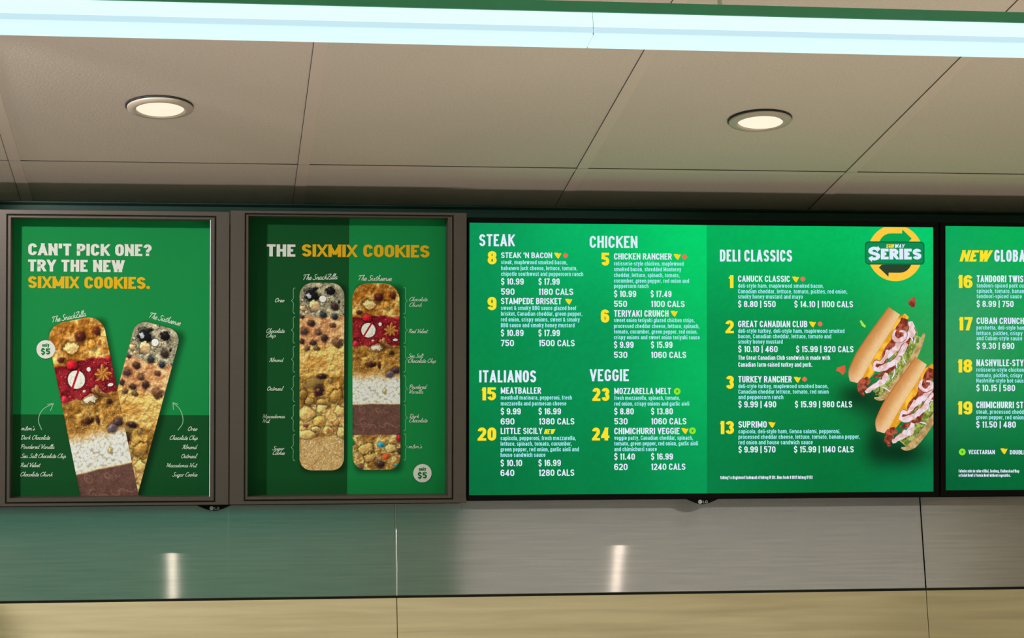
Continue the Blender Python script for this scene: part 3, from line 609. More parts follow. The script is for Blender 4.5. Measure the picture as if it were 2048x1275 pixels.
def bar_velvet(x, y):
    """cookie bar: chocolate chunk, red velvet, sea salt, powdered vanilla, dark chocolate, candy"""
    yy = y+(fbm(x, y, 60, 12)-0.5)*60
    n = fbm(x, y, 60, 11); f = fbm(x, y, 16, 14)
    s0 = mix(rgb(168, 104, 36), rgb(238, 190, 112), sst(.32, .72, n)); s0 = mix(s0, rgb(122, 70, 22), cracks(x, y, 100, 12, .05)*0.5)
    s1 = mix(rgb(108, 16, 28), rgb(156, 32, 44), sst(.3, .7, n)); s1 = mix(s1, rgb(220, 130, 120), speck(x, y, 6, 3, .8)*0.6)
    s2 = mix(rgb(146, 96, 34), rgb(206, 156, 78), sst(.3, .7, n)); s2 = mix(s2, rgb(98, 60, 24), cracks(x, y, 90, 15, .06)*0.4)
    d1, d2, cid = worley(x, y, 24, 13)
    s3 = mix(rgb(186, 178, 164), rgb(248, 248, 250), sst(.2, .75, 1-d1*0.8+0.2*(n-.5))); s3 = mix(s3, rgb(206, 168, 108), sst(.58, .72, f)*0.45)
    s3 = mix(s3, rgb(206, 160, 96), 1-sst(760, 850, y+60*(n-.5)))
    s4 = np.broadcast_to(rgb(108, 75, 68), x.shape+(3,)).copy()
    em = np.zeros_like(x)
    for cx, cy, r, a0, a1 in ((80, 1075, 26, 0, 6.3), (78, 1075, 10, 0, 6.3), (218, 1080, 18, 0, 6.3), (290, 1078, 22, .6, 3.4), (100, 1185, 34, .3, 5.2), (96, 1190, 12, 0, 6.3), (172, 1225, 24, 2.6, 6.6), (252, 1195, 30, .2, 3.6), (300, 1210, 22, 3, 6.2), (360, 1180, 40, .5, 2.6), (50, 1240, 40, 4, 7)):
        an = np.arctan2(y-cy, x-cx); d = np.abs(np.hypot(x-cx, y-cy)-r*(1+.15*np.sin(2*an)))
        em = np.maximum(em, (1-sst(1, 7, d))*(np.mod(an-a0, 2*PI) < (a1-a0)))
    s4 = s4*(1+0.30*em+relief(x, y, 60, 3, .25))[..., None]
    s4 = mix(s4, rgb(60, 38, 36), ((x < 12) & (np.mod(y, 14) < 5))*0.7)
    s5 = mix(rgb(160, 112, 52), rgb(228, 194, 128), sst(.35, .65, n)); s5 = mix(s5, rgb(112, 62, 24), cracks(x, y, 70, 17, .07)*0.4)
    C = s0
    for k, (b_, sc) in enumerate(((283, s1), (530, s2), (765, s3), (1022, s4), (1290, s5))):
        q = yy if k != 3 and k != 4 else y+(fbm(x, y, 90, 18)-.5)*18
        C = mix(C, sc, sst(b_-(6 if k != 2 else 30), b_+(6 if k != 2 else 30), q))
        if k == 3: C = mix(C, rgb(255, 232, 190), np.exp(-((q-1024)/7)**2)*0.9)
    r = relief(x, y, 34, 16, 1.0)*((y < 270)+(y > 540)*(y < 760)+(y > 1290)*1.2)+relief(x, y, 14, 19, .4)*((y < 1015) | (y > 1290))
    C = C*(1+r)[..., None]
    dk = (64, 28, 26)
    C = mix(C, rgb(240, 232, 220), speck(x, y, 5, 6, .78)*np.exp(-((y-700)/130.0)**2)*0.6)
    L = [(232, 122, 42, 40, (78, 28, 22), dict(rough=.3, hl=.6)), (352, 104, 32, 30, (92, 36, 26), dict(rough=.6)), (55, 248, 28, 22, (84, 34, 26), dict(rough=.6)), (150, 176, 56, 40, (240, 202, 136), dict(rough=.6, hl=.2)), (300, 190, 30, 40, (196, 136, 56), dict(rough=.5)),
         (128, 292, 48, 34, (206, 26, 44), dict(rough=.3)), (395, 300, 24, 20, (190, 40, 50), dict(rough=.5)), (30, 520, 26, 40, (184, 40, 56), dict(rough=.6)),
         (138, 400, 63, 64, (244, 240, 230), dict(soft=.06, rough=0, hl=.08)), (239, 348, 16, 17, (248, 244, 238), dict(soft=.2, rough=0, hl=.05)), (370, 480, 23, 12, (248, 240, 232), dict(soft=.2, rough=.1, hl=.1)),
         (176, 488, 14, 10, (226, 210, 190), {}), (205, 552, 62, 40, (168, 118, 72), dict(rough=.5)), (205, 548, 40, 22, (232, 216, 196), dict(rough=1.1, hl=.1)),
         (262, 506, 54, 26, (164, 108, 64), dict(rot=.55, rough=.3)), (300, 530, 50, 16, (150, 94, 52), dict(rot=.5)), (268, 490, 18, 34, (172, 116, 70), {}), (338, 590, 22, 20, (60, 34, 28), {}),
         (150, 692, 46, 24, (70, 36, 28), dict(rough=.7)), (230, 696, 16, 28, (72, 38, 30), dict(rough=.5)), (372, 738, 36, 32, (74, 52, 60), dict(hl=.6)), (318, 772, 38, 32, (104, 88, 100), dict(hl=.5)),
         (276, 920, 18, 22, (206, 172, 112), dict(rough=.5)),
         (243, 1373, 36, 24, (40, 160, 200), dict(rough=.25, hl=.5)), (402, 1316, 28, 36, (176, 22, 52), dict(rough=.2)), (284, 1474, 42, 26, (236, 92, 40), dict(rough=.3, rot=-.3)), (236, 1536, 44, 36, (70, 46, 44), dict(rough=.1, hl=.7)),
         (404, 1430, 26, 32, (76, 48, 46), {}), (2, 1352, 16, 26, (40, 130, 70), {}), (370, 1542, 18, 14, (50, 170, 180), {}), (60, 1565, 34, 24, (120, 74, 64), {}), (110, 1410, 60, 50, (214, 172, 100), dict(rough=.6, hl=.3)), (330, 1400, 50, 40, (226, 190, 124), dict(rough=.6, hl=.3)), (150, 1480, 50, 40, (206, 166, 96), dict(rough=.6, hl=.3))]
    C = lumps(C, x, y, L)
    t = ((x-95)*75+(y-455)*(-120))/(141.5**2); d = np.abs((x-95)*120+(y-455)*75)/141.5
    C = mix(C, rgb(176, 24, 40), (1-sst(6, 9, d))*((t > -.05) & (t < 1.05)))
    an = np.arctan2(y-396, x-330); rr = np.hypot(x-330, y-396)
    for k in range(8):
        a = 0.15+k*PI/4; R = 66-8*(k % 3)
        du = (x-330)*math.cos(a)+(y-396)*math.sin(a); dv = -(x-330)*math.sin(a)+(y-396)*math.cos(a)
        wd = 13*np.sin(np.clip(du/R, 0, 1)*PI)**0.7+1; al = (1-sst(wd-2, wd+1, np.abs(dv)))*((du > 2) & (du < R))
        C = mix(C, mix(rgb(150, 88, 34), rgb(226, 160, 80), 1-sst(0, 9, np.abs(dv+3))), al)
        C = mix(C, rgb(110, 60, 24), (1-sst(0.5, 2.5, np.abs(dv)))*((du > 16) & (du < R-12))*0.7)
    return lump(C, x, y, 330, 396, 11, col=(176, 112, 52))

def paint_grid(name, P, C, art, w, m, parent, clip=None):
    """P: rows x cols x 2 artwork points, C: rows x cols x 3 sRGB"""
    R_, K_ = P.shape[:2]; Q = art(P.reshape(-1, 2)); n = R_*K_
    me = bpy.data.meshes.new(name)
    idx = np.arange(n).reshape(R_, K_)
    F = np.stack([idx[1:, :-1], idx[1:, 1:], idx[:-1, 1:], idx[:-1, :-1]], -1).reshape(-1, 4)
    me.vertices.add(n); me.vertices.foreach_set('co', np.concatenate([Q, np.full((n, 1), w)], 1).ravel())
    me.loops.add(F.size); me.loops.foreach_set('vertex_index', F.ravel().astype(np.int32))
    me.polygons.add(len(F)); me.polygons.foreach_set('loop_start', np.arange(0, F.size, 4, dtype=np.int32))
    c = np.clip(C.reshape(-1, 3), 0, 255)/255.0; c = np.where(c <= .04045, c/12.92, ((c+.055)/1.055)**2.4)
    me.update(calc_edges=True)
    at = me.attributes.new('art', 'FLOAT_COLOR', 'POINT'); at.data.foreach_set('color', np.concatenate([c, np.ones((n, 1))], 1).ravel())
    me.validate()
    if clip:
        bm = bmesh.new(); bm.from_mesh(me)
        for co, no in clip: bmesh.ops.bisect_plane(bm, geom=bm.verts[:]+bm.edges[:]+bm.faces[:], plane_co=co, plane_no=no, clear_outer=True)
        bm.to_mesh(me); bm.free()
    return obj(name, me, m, parent)

def cookie_bar(name, painter, place, length, wid, rtop, rbot, art, w, m, parent, rows=470, cols=116, k=1.0, clip=None, kl=None):
    """bar with rounded ends; place(s, d) gives artwork point at length s and sideways d (-1..1)"""
    S = np.linspace(0, length, rows); half = np.ones(rows)
    for i, s in enumerate(S):
        if s < rtop: half[i] = 1-rtop/(wid/2)*(1-math.sqrt(max(0, 1-(1-s/rtop)**2)))
        if rbot and s > length-rbot: half[i] = 1-rbot/(wid/2)*(1-math.sqrt(max(0, 1-(1-(length-s)/rbot)**2)))
    D = np.linspace(-1, 1, cols)
    dd = half[:, None]*D[None, :]; ss = np.repeat(S[:, None], cols, 1)
    P = place(ss, dd)
    bx_, by_ = (dd+1)/2*wid*k, ss*(kl or k)
    C = painter(bx_, by_)*1.08
    C = C*(1+.20*(vnoise(bx_, by_, 6, 5)-.5)+.18*(vnoise(bx_, by_, 13, 9)-.5))[..., None]
    edge = np.abs(dd)*wid/2-wid/2
    return paint_grid(name, P, C, art, w, m, parent, clip)

# ------------------------------------------------------------------ framed posters on the left
def ring(loops):
    """loops: (x0, x1, y0, y1, w) rectangles, lofted one to the next"""
    bm = bmesh.new(); vs = []
    for x0, x1, y0, y1, w in loops: vs.append([bm.verts.new(p) for p in ((x0, y0, w), (x1, y0, w), (x1, y1, w), (x0, y1, w))])
    for a, b_ in zip(vs, vs[1:]+vs[:1]):
        for i in range(4): bm.faces.new((a[i], a[(i+1) % 4], b_[(i+1) % 4], b_[i]))
    bmesh.ops.recalc_face_normals(bm, faces=bm.faces)
    return bm
def grow(r, d): return (r[0]-d, r[1]+d, r[2]-d, r[3]+d)

INK = dict(green=ink('bright_green_print', (25, 140, 72), 1.05), dark=ink('dark_green_print', (24, 84, 42), 1.0), white=ink('white_print', (234, 232, 226)), yellow=ink('yellow_print', (236, 182, 28), 1.0),
           cream=ink('cream_handwriting', (226, 240, 226)), pale=ink('pale_green_line', (150, 205, 165)), badge_green=ink('badge_green_print', (22, 128, 64)), shade=None)
PRINT = painted('printed_photo')

def framed_poster(name, label, plate, groove, opening, art_rect, quad, edge_strip):
    ox, oy = plate[0], plate[2]
    t = tag(empty(name, P0+Vector((ox, -oy*math.sin(TILT), oy*math.cos(TILT))), ROT), label, 'framed poster', 'framed cookie posters')
    sh = lambda r: (r[0]-ox, r[1]-ox, r[2]-oy, r[3]-oy)
    p, g, o = sh(plate), sh(groove), sh(opening)
    WF, WB = 0.004, -0.055
    gi = grow(g, -0.0022); c = 0.0009
    obj('outer_frame', ring([(*p, WB), (*p, WF-c), (*grow(p, -c), WF), (*grow(g, c), WF), (*g, WF-c), (*g, WB)]), MT['bronze'], t)
    obj('groove', ring([(*g, WB), (*g, WF-0.006), (*gi, WF-0.006), (*gi, WB)]), MT['bronze_dark'], t)
    obj('inner_moulding', ring([(*gi, WB), (*gi, WF-0.002), (*grow(gi, -0.0015), WF+0.0005), (*grow(o, 0.0012), WF+0.0005), (*o, WF-c), (*o, WB)]), MT['bronze'], t)
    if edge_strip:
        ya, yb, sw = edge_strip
        obj('lit_edge_strip', B(o[1]-sw, o[1]-0.00005, o[2]+(o[3]-o[2])*ya, o[2]+(o[3]-o[2])*yb, -0.0525, WF-0.002), MT['lit_edge_white'], t)  # lit inner edge of the recess, painted as a white strip
    obj('back_board', B(p[0]+.004, p[1]-.004, p[2]+.004, p[3]-.004, -0.0605, -0.0552), MT['bronze_dark'], t)
    return t, Art(quad, art_rect, (ox, oy)), o

def quadpts(a, b_, c, d): return [(a, c), (b_, c), (b_, d), (a, d)]

# --- first poster: two crossed cookie bars
pt, A1, o1 = framed_poster('framed_poster', 'brown framed poster with two crossed cookie bars and headline about picking one',
    (-0.52, 0.0312, 0.0025, 0.643), (-0.446, 0.0022, 0.0085, 0.633), (-0.4364, -0.0092, 0.0205, 0.625),
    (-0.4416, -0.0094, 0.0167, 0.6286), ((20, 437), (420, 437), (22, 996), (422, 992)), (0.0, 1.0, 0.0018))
def ground(A, o, xs, ys, colf, par):
    """printed ground of a poster: flat greens with the soft shadows printed beside the cookie bars"""
    pr = obj('poster_sheet', B(o[0]-.003, o[1]+.003, o[2]-.003, o[3]+.003, -0.0549, PW-.0002), INK['green'], par)
    gx, gy = np.meshgrid(xs, ys); C = colf(gx, gy)
    paint_grid('printed_ground', np.stack([gx, gy], -1), C, A, PW, PRINT, pr)
    return pr
def soft_bar(x, y, cx, cy, ang, hw, hl, soft=9.0):
    c, q = math.cos(ang), math.sin(ang); a = (x-cx)*c+(y-cy)*q; b_ = -(x-cx)*q+(y-cy)*c
    d = np.hypot(np.maximum(np.abs(a)-hw+14, 0), np.maximum(np.abs(b_)-hl+14, 0))-14
    return 1-sst(-soft, soft, d)
BRIGHT, DEEP = rgb(26, 142, 74), rgb(22, 84, 42)
def ground1(x, y):
    C = np.where((y < 829.2)[..., None], BRIGHT, DEEP)
    k = .42*np.maximum(soft_bar(x, y, 278, 837, -math.atan2(-.262, 1), 47, 190), soft_bar(x, y, 193, 832, -math.atan2(.212, 1), 57, 190))
    return C*(1-k)[..., None]
pr = ground(A1, o1, np.linspace(17, 425, 130), np.concatenate([np.linspace(434, 829.0, 120), np.linspace(829.4, 999, 60)]), ground1, pt)
h = Sheet(); h.text('CAN’T PICK ONE?', 54.1, 300.7, 511.6, 23.8, bold=.075, off=.014); h.text('TRY THE NEW', 54.1, 246.4, 543.9, 23.8, bold=.075, off=.014); h.build('headline_lettering', A1, PW+.0006, INK['white'], pr)
Sheet().text('SIXMIX COOKIES.', 54.6, 297.6, 577.2, 23.8, bold=.075, off=.014).build('headline_lettering', A1, PW+.0006, INK['yellow'], pr)
caption(A1, pr, 'The SnackZilla', 104, 172, 645.5, 11, 1.08, math.radians(11.5), nm='title_lettering'); caption(A1, pr, 'The Sixthsense', 296.5, 361, 634.5, 11, 1.08, math.radians(-14), nm='title_lettering')
for i, tx in enumerate(("m&m's", 'Dark Chocolate', 'Powdered Vanilla', 'Sea Salt Chocolate Chip', 'Red Velvet', 'Chocolate Chunk')):
    caption(A1, pr, tx, 43, (70, 100.5, 109.5, 132.5, 82.5, 106.5)[i], 860.6+18.3*i, 8.0, 0.88)
for i, tx in enumerate(('Oreo', 'Chocolate Chip', 'Almond', 'Oatmeal', 'Macadamia Nut', 'Sugar Cookie')):
    caption(A1, pr, tx, (377, 340.5, 364.7, 364, 334, 346)[i], 396.3, 860.0+18.3*i, 8.0, 0.88)
for Ps in (([(84, 860), (77.5, 843), (80, 828.5), (89, 816.5), (106, 808.2)], [(94.5, 809.2), (107, 807), (101, 821.5)]), ([(356.2, 859.5), (365.8, 845), (364.8, 828.5), (357.5, 814.5), (346, 805)], [(356.5, 807.8), (345.8, 804), (347, 818.3)])):
    h = Sheet(); h.stroke(smooth(Ps[0], 8), 1.5); h.stroke(np.array([Ps[1][0], Ps[1][1]]), 1.6); h.stroke(np.array([Ps[1][1], Ps[1][2]]), 1.6); h.build('arrow', A1, PW+.0007, INK['pale'], pr)
def axis_place(top, d, half):
    d = np.array(d, float); d /= np.hypot(*d); nrm = np.array([d[1], -d[0]])
    def f(s, q): return np.array(top)+s[..., None]*d+(q*half)[..., None]*nrm
    return f
# artwork units per picture unit: the bars on this poster are a little larger than on the next one
clipb = [((0, o1[2]-.002, 0), (0, -1, 0))]
cookie_bar('cookie_bar', lambda x, y: bar_oreo(x, y), axis_place((316.5, 649.5), (-0.262, 1), 47), 372, 94, 26, 0, A1, PW+.0010, PRINT, pr, k=383/94., kl=3.85, clip=clipb)
cookie_bar('cookie_bar', lambda x, y: bar_velvet(x*410/418, y), axis_place((146, 640.5), (0.212, 1), 57), 390, 114, 34, 0, A1, PW+.0018, PRINT, pr, rows=480, cols=130, k=418/114., kl=3.40, clip=clipb)
def badge(A, x, y, par, w):
    b_ = Sheet().ellipse(x, y, 18.5, 18.4, 48).build('price_badge', A, w, INK['white'], par)
    h = Sheet(); h.text('only', x-7.2, x+7.0, y-5.0, 7.0, bold=.09, off=.012); h.text('$5', x-9.6, x+9.0, y+10.6, 12.6, bold=.08, off=.012)
    h.build('badge_lettering', A, w+.0004, INK['badge_green'], par)
badge(A1, 90.8, 699.3, pr, PW+.0024)

# --- second poster: two upright cookie bars
pt, A2, o2 = framed_poster('framed_poster', 'brown framed poster with two upright cookie bars, half dark and half bright green',
    (0.0328, 0.5538, 0.0025, 0.646), (0.0645, 0.5248, 0.010, 0.640), (0.0727, 0.512, 0.0198, 0.634),
    (0.0736, 0.5182, 0.0161, 0.6379), ((495, 434), (894, 433), (498, 992), (897, 990)), None)
def ground2(x, y):
    C = np.where((x > 695.2)[..., None], BRIGHT, DEEP)
    k = .40*np.maximum(soft_bar(x, y, 648, 757, 0, 44.5, 187), soft_bar(x, y, 758, 757, 0, 48, 187))
    return C*(1-k)[..., None]
pr = ground(A2, o2, np.concatenate([np.linspace(491, 695, 70), np.linspace(695.4, 899, 70)]), np.linspace(430, 996, 150), ground2, pt)
Sheet().text('THE', 531, 588, 514.4, 24.4, bold=.075, off=.014).build('headline_lettering', A2, PW+.0006, INK['white'], pr)
h = Sheet(); h.text('SIXMIX', 601, 711, 514.0, 24.8, bold=.075, off=.014); h.text('COOKIES', 723.5, 857, 513.4, 24.8, bold=.075, off=.014); h.build('headline_lettering', A2, PW+.0006, INK['yellow'], pr)
caption(A2, pr, 'The SnackZilla', 604.7, 672.5, 560.3, 10.2, 1.08, .03, nm='title_lettering'); caption(A2, pr, 'The Sixthsense', 714.5, 781, 560.5, 10.2, 1.08, nm='title_lettering')
for tx, a, b_, y in (('Oreo', 548.7, 567.7, 605), ('Chocolate', 532, 568, 666), ('Chip', 532, 550.5, 675.4), ('Almond', 537.6, 567, 724), ('Oatmeal', 535, 567.3, 781), ('Macadamia', 526, 570, 836), ('Nut', 526, 541, 845.3), ('Sugar', 546, 570, 899.6), ('Cookie', 547, 570.3, 908.8),
                     ('Chocolate', 817.6, 853.4, 600.8), ('Chunk', 817.6, 842.5, 611.8), ('Red Velvet', 816.5, 855.5, 664.8), ('Sea Salt', 815.3, 847, 714.2), ('Chocolate Chip', 815.8, 871.5, 724.2), ('Powdered', 818.3, 854.3, 776.6), ('Vanilla', 818.3, 846.5, 786), ('Dark', 819.3, 838.3, 835.2), ('Chocolate', 819.3, 855.3, 844), ("m&m's", 817.6, 844.3, 895.8)):
    caption(A2, pr, tx, a, b_, y, 7.6, 0.88)
for side, ys in ((0, ((576.5, 627.8), (634, 687), (693, 744.7), (751.8, 803.5), (810, 862), (868, 920.7))), (1, ((574, 627), (633, 686), (692, 743.5), (750.6, 802.8), (809, 861), (867, 920)))):
    for k, (a, b_) in enumerate(ys):
        h = Sheet()
        m_ = (a+b_)/2; x = (584.5+k*.45) if side == 0 else (809.5+k*.5); s_ = -1 if side == 0 else 1
        P = [(x-s_*3.6, a+1), (x-s_*2.2, a), (x-s_*0.2, a+3), (x, a+8), (x-s_*.6, m_-8), (x+s_*.4, m_-3), (x+s_*3.4, m_), (x+s_*.4, m_+3), (x-s_*.6, m_+8), (x, b_-8), (x-s_*.2, b_-3), (x-s_*2.2, b_), (x-s_*3.6, b_-1)]
        h.stroke(smooth(P, 4), 0.9)
        h.build('brace_mark', A2, PW+.0007, INK['pale'], pr)
def upright(x0t, x1t, x0b, x1b, yt, yb):
    def f(s, q):
        t = s/(yb-yt); a = x0t+(x0b-x0t)*t; b_ = x1t+(x1b-x1t)*t
        return np.stack([(a+b_)/2+q*(b_-a)/2, yt+s], -1)
    return f
cookie_bar('cookie_bar', bar_oreo, upright(597, 686, 599.8, 688.3, 566, 940), 374, 89.5, 26, 24, A2, PW+.0010, PRINT, pr, k=4.25)
cookie_bar('cookie_bar', bar_velvet, upright(702, 796.5, 706, 802, 566, 939.3), 373.3, 96, 32, 26, A2, PW+.0010, PRINT, pr, k=4.25)
badge(A2, 846, 946, pr, PW+.0016)

# ------------------------------------------------------------------ television screens
GL = dict(white=glow('screen_white', (226, 236, 255)), cyan=glow('screen_pale_cyan', (160, 232, 240)), yellow=glow('screen_yellow', (255, 226, 40)), tri=glow('screen_amber', (250, 214, 30)), red=glow('screen_coral', (240, 110, 80)),
          lime=glow('screen_lime', (140, 232, 40)), limedark=glow('screen_dark_lime', (40, 130, 40)), gold=glow('screen_gold', (255, 202, 62)), ringhole=glow('screen_mid_green', (4, 165, 82)), ringdark=glow('screen_deep_green', (42, 66, 48)), plate=glow('screen_plate_green', (10, 138, 84)), plate_edge=glow('screen_plate_edge', (4, 104, 52)))
SCREEN = painted('screen_picture', emit=True)
MT['logo'] = plain('silver_badge', (0.62, 0.62, 0.64), 0.4, metal=0.2, noise=0.05)

def television(name, label, body, active, wf, depth, logo_u, logo=True):
    ox, oy = body[0], body[2]
    t = tag(empty(name, P0+Vector((ox, -oy*math.sin(TILT), oy*math.cos(TILT))), ROT), label, 'menu screen', 'wall menu screens')
    b_ = (0, body[1]-ox, 0, body[3]-oy); c = .0012
    if active:
        a = (active[0]-ox, active[1]-ox, active[2]-oy, active[3]-oy)
        obj('bezel', ring([(*b_, wf-.012), (*b_, wf-c), (*grow(b_, -c), wf), (*grow(a, .0008), wf), (*a, wf-.0008), (*a, wf-.012)]), MT['black_plastic'], t)
        obj('housing', B(b_[0]+.002, b_[1]-.002, .002, b_[3]-.002, wf-depth, wf-.0122, bev=.004), MT['black_plastic'], t)
    else:
        obj('housing', B(b_[0], b_[1], 0, b_[3], wf-depth, wf, bev=.003), MT['black_plastic'], t)
    # sensor lip with the maker's badge under the lower edge
    bm = bmesh.new(); n = 24; x = logo_u-ox; prof = []
    for i in range(n+1):
        s = -1+2*i/n; prof.append((x+s*.040, .001-.0125*(math.cos(s*PI)*.5+.5)**.6))
    f0 = [bm.verts.new((p[0], p[1], wf-.001)) for p in prof]; k0 = [bm.verts.new((p[0], p[1], wf-.0155)) for p in prof]
    g0 = [bm.verts.new((p[0], .006, wf-.001)) for p in prof]; h0 = [bm.verts.new((p[0], .006, wf-.0155)) for p in prof]
    for i in range(n):
        bm.faces.new((f0[i], f0[i+1], g0[i+1], g0[i])); bm.faces.new((k0[i+1], k0[i], h0[i], h0[i+1])); bm.faces.new((f0[i+1], f0[i], k0[i], k0[i+1])); bm.faces.new((g0[i], g0[i+1], h0[i+1], h0[i]))
    bmesh.ops.remove_doubles(bm, verts=bm.verts, dist=1e-6); bmesh.ops.recalc_face_normals(bm, faces=bm.faces)
    lip = obj('sensor_lip', bm, MT['black_plastic'], t)
    if logo:
        A = Art(((0, 0), (100, 0), (0, 100), (100, 100)), (logo_u-.05-ox, logo_u+.05-ox, -.05-.006, .05-.006), (0, 0))
        h = Sheet(); h.ellipse(44.8, 50, 4.6, 4.6, 28); h.text('LG', 51.2, 62, 53.2, 6.2, bold=.05, off=.01); h.build('badge', A, wf-.0005, MT['logo'], lip)
    return t, (ox, oy)

# the old set behind the two posters: only its lower edge and badge show
television('television', 'black television hidden behind the framed posters, lower edge and badge showing', (-0.552, 0.551, -0.0035, 0.62), None, -0.0610, 0.0165, -0.0004)

def ctrl(xf, yf, rows):
    rows = np.array(rows, float); x = np.clip(xf, 0, 1)*2; y = np.clip(yf, 0, 1)*2
    i = np.minimum(x.astype(int), 1); j = np.minimum(y.astype(int), 1); fx = (x-i); fy = (y-j)
    fx = fx*fx*(3-2*fx); fy = fy*fy*(3-2*fy); fx, fy = fx[..., None], fy[..., None]
    return (rows[j, i]*(1-fx)+rows[j, i+1]*fx)*(1-fy)+(rows[j+1, i]*(1-fx)+rows[j+1, i+1]*fx)*fy

def item(par, A, num, nx, name, desc, lines, prices, icons=(), new=None, cap=12.6, dcap=8.3, w=0.0):
    """one dish on the screen: number, name, description, prices, icons"""
    x0 = name[1]
    Sheet().text(num, nx[0], nx[1], nx[3], nx[3]-nx[2], bold=.085, off=.012).build('item_number_lettering', A, w+.0009, GL['yellow'], par)
    Sheet().text(name[0], x0, name[2], name[4], name[4]-name[3], bold=.05, off=.006).build('item_name_lettering', A, w+.0009, GL['white'], par)
    for t, a, b_, y in prices:
        Sheet().text(t, a, b_, y, cap, bold=.05, off=.006).build('price_lettering' if '$' in t else 'calorie_lettering', A, w+.0009, GL['white'], par)
    h = Sheet()
    for t, b_, y in lines: h.text(t, x0, b_, y, dcap, bold=.035, off=.006)
    h.build('description_lettering', A, w+.0009, GL['cyan'], par)
    for ic in icons: icon(par, A, *ic, w=w)
    if new: Sheet().text('NEW', *new, bold=.07, off=.01, shear=.3).build('new_lettering', A, w+.0009, GL['yellow'], par)

def icon(par, A, kind, x, y, w=0.0):
    if kind == 't':
        P = [(-7.2, -5.6), (-1, -6.0), (2.5, -4.4), (7.2, -5.2), (5.6, -1.2), (1.6, 6.0), (-1.6, 3.8), (-4.6, -0.6)]
        Sheet().poly([(x+a, y+b_) for a, b_ in P][::-1]).build('sauce_icon', A, w+.0009, GL['tri'], par)
    elif kind == 'm':
        P = []
        for i in range(16):
            r = (5.6, 4.2, 4.9, 4.0)[i % 4]; P.append((x+r*math.cos(i*PI/8), y+r*math.sin(i*PI/8)))
        Sheet().poly(P).build('maple_icon', A, w+.0009, GL['red'], par)
    else:
        c = Sheet().ellipse(x, y, 6.7, 6.7, 32).build('veggie_icon', A, w+.0009, GL['lime'], par)
        Sheet().poly([(x-2.4, y-2.6), (x, y-1.2), (x+2.4, y-2.6), (x+.4, y+2.6), (x-.5, y+2.6)]).build('veggie_leaf', A, w+.0012, GL['limedark'], par)

# --- large menu screen
tv, org = television('menu_screen', 'large lit green menu screen listing steak, chicken, veggie and deli sandwiches', (0.5562, 1.6456, 0.0062, 0.6365), (0.5607, 1.6323, 0.019, 0.6245), 0.0, 0.05, 1.0906)
Q2 = ((938.3, 447), (1869, 452), (939.6, 988), (1866, 984)); A = Art(Q2, (0.5607, 1.6323, 0.019, 0.6245), org)
gx, gy = np.meshgrid(np.concatenate([np.linspace(937, 1407.4, 96), np.linspace(1407.6, 1870.5, 96)]), np.linspace(444, 989.5, 110))
fy = (gy-449)/537
Lc = ctrl((gx-938)/469, fy, [[(2, 148, 86), (0, 182, 100), (0, 212, 107)], [(0, 136, 72), (0, 146, 82), (0, 182, 94)], [(0, 112, 60), (0, 126, 68), (0, 150, 82)]])
Rc = ctrl((gx-1407)/460, fy, [[(0, 176, 90), (0, 184, 92), (0, 204, 108)], [(0, 138, 74), (6, 138, 68), (46, 152, 78)], [(0, 124, 66), (0, 112, 54), (0, 122, 68)]])
C = np.where((gx < 1407.5)[..., None], Lc, Rc)
for cx, cy, rx, ry, k in ((1712, 790, 42, 26, .5), (1770, 812, 60, 34, .5), (1800, 905, 60, 30, .6), (1752, 880, 26, 40, .45)):
    C = C*(1-k*np.exp(-((gx-cx)/rx)**2-((gy-cy)/ry)**2))[..., None]
C = C*(1+.05*(vnoise(gx, gy, 5, 3)-.5))[..., None]
TVW = -0.0035
disp = paint_grid('display', np.stack([gx, gy], -1), C, A, TVW, SCREEN, tv)
wz = TVW-.0003
for t, a, b_, y0, y1 in (('STEAK', 957.6, 1026.7, 469.7, 493.5), ('CHICKEN', 1174.3, 1268.9, 472.2, 495.8), ('ITALIANOS', 958.6, 1069.4, 740.3, 764.4), ('VEGGIE', 1175, 1252, 738.3, 762), ('DELI CLASSICS', 1433.9, 1579.5, 498.6, 522.4)):
    Sheet().text(t, a, b_, y1, y1-y0, bold=.045, off=.004).build('heading_lettering', A, wz+.0009, GL['white'], disp)
I = lambda *a, **k: item(disp, A, *a, w=wz, **k)
I('8', (974, 991.5, 503.3, 529.7), ("STEAK ’N BACON", 1000.3, 1100.2, 505.8, 517.1), 0, (('steak, maplewood smoked bacon,', 1130, 529.3), ('habanero jack cheese, lettuce, tomato,', 1149.7, 541), ('chipotle southwest and peppercorn ranch', 1161.5, 552.6)),
  (('$ 10.99', 1000.3, 1044.7, 570), ('$ 17.99', 1073.6, 1115.3, 570), ('590', 1000.3, 1026.7, 590.2), ('1180 CALS', 1073.6, 1141.9, 590.2)), (('t', 1111.3, 512), ('m', 1126.6, 511.6)))
I('9', (974, 991.5, 594.5, 620.8), ('STAMPEDE BRISKET', 1000.3, 1118.8, 596.5, 608.8), 0, (('sweet & smoky BBQ sauce glazed beef', 1148, 620.4), ('brisket, Canadian cheddar, green pepper,', 1159.7, 631.8), ('red onion, crispy onions, sweet & smoky', 1154.7, 643.4), ('BBQ sauce and smoky honey mustard', 1144.6, 654.8)),
  (('$ 10.89', 1000.3, 1044.7, 672.3), ('$ 17.99', 1073.6, 1115.8, 672.3), ('750', 1000.3, 1026, 692.4), ('1500 CALS', 1074.4, 1145, 692.4)), (('t', 1133, 603.6),))
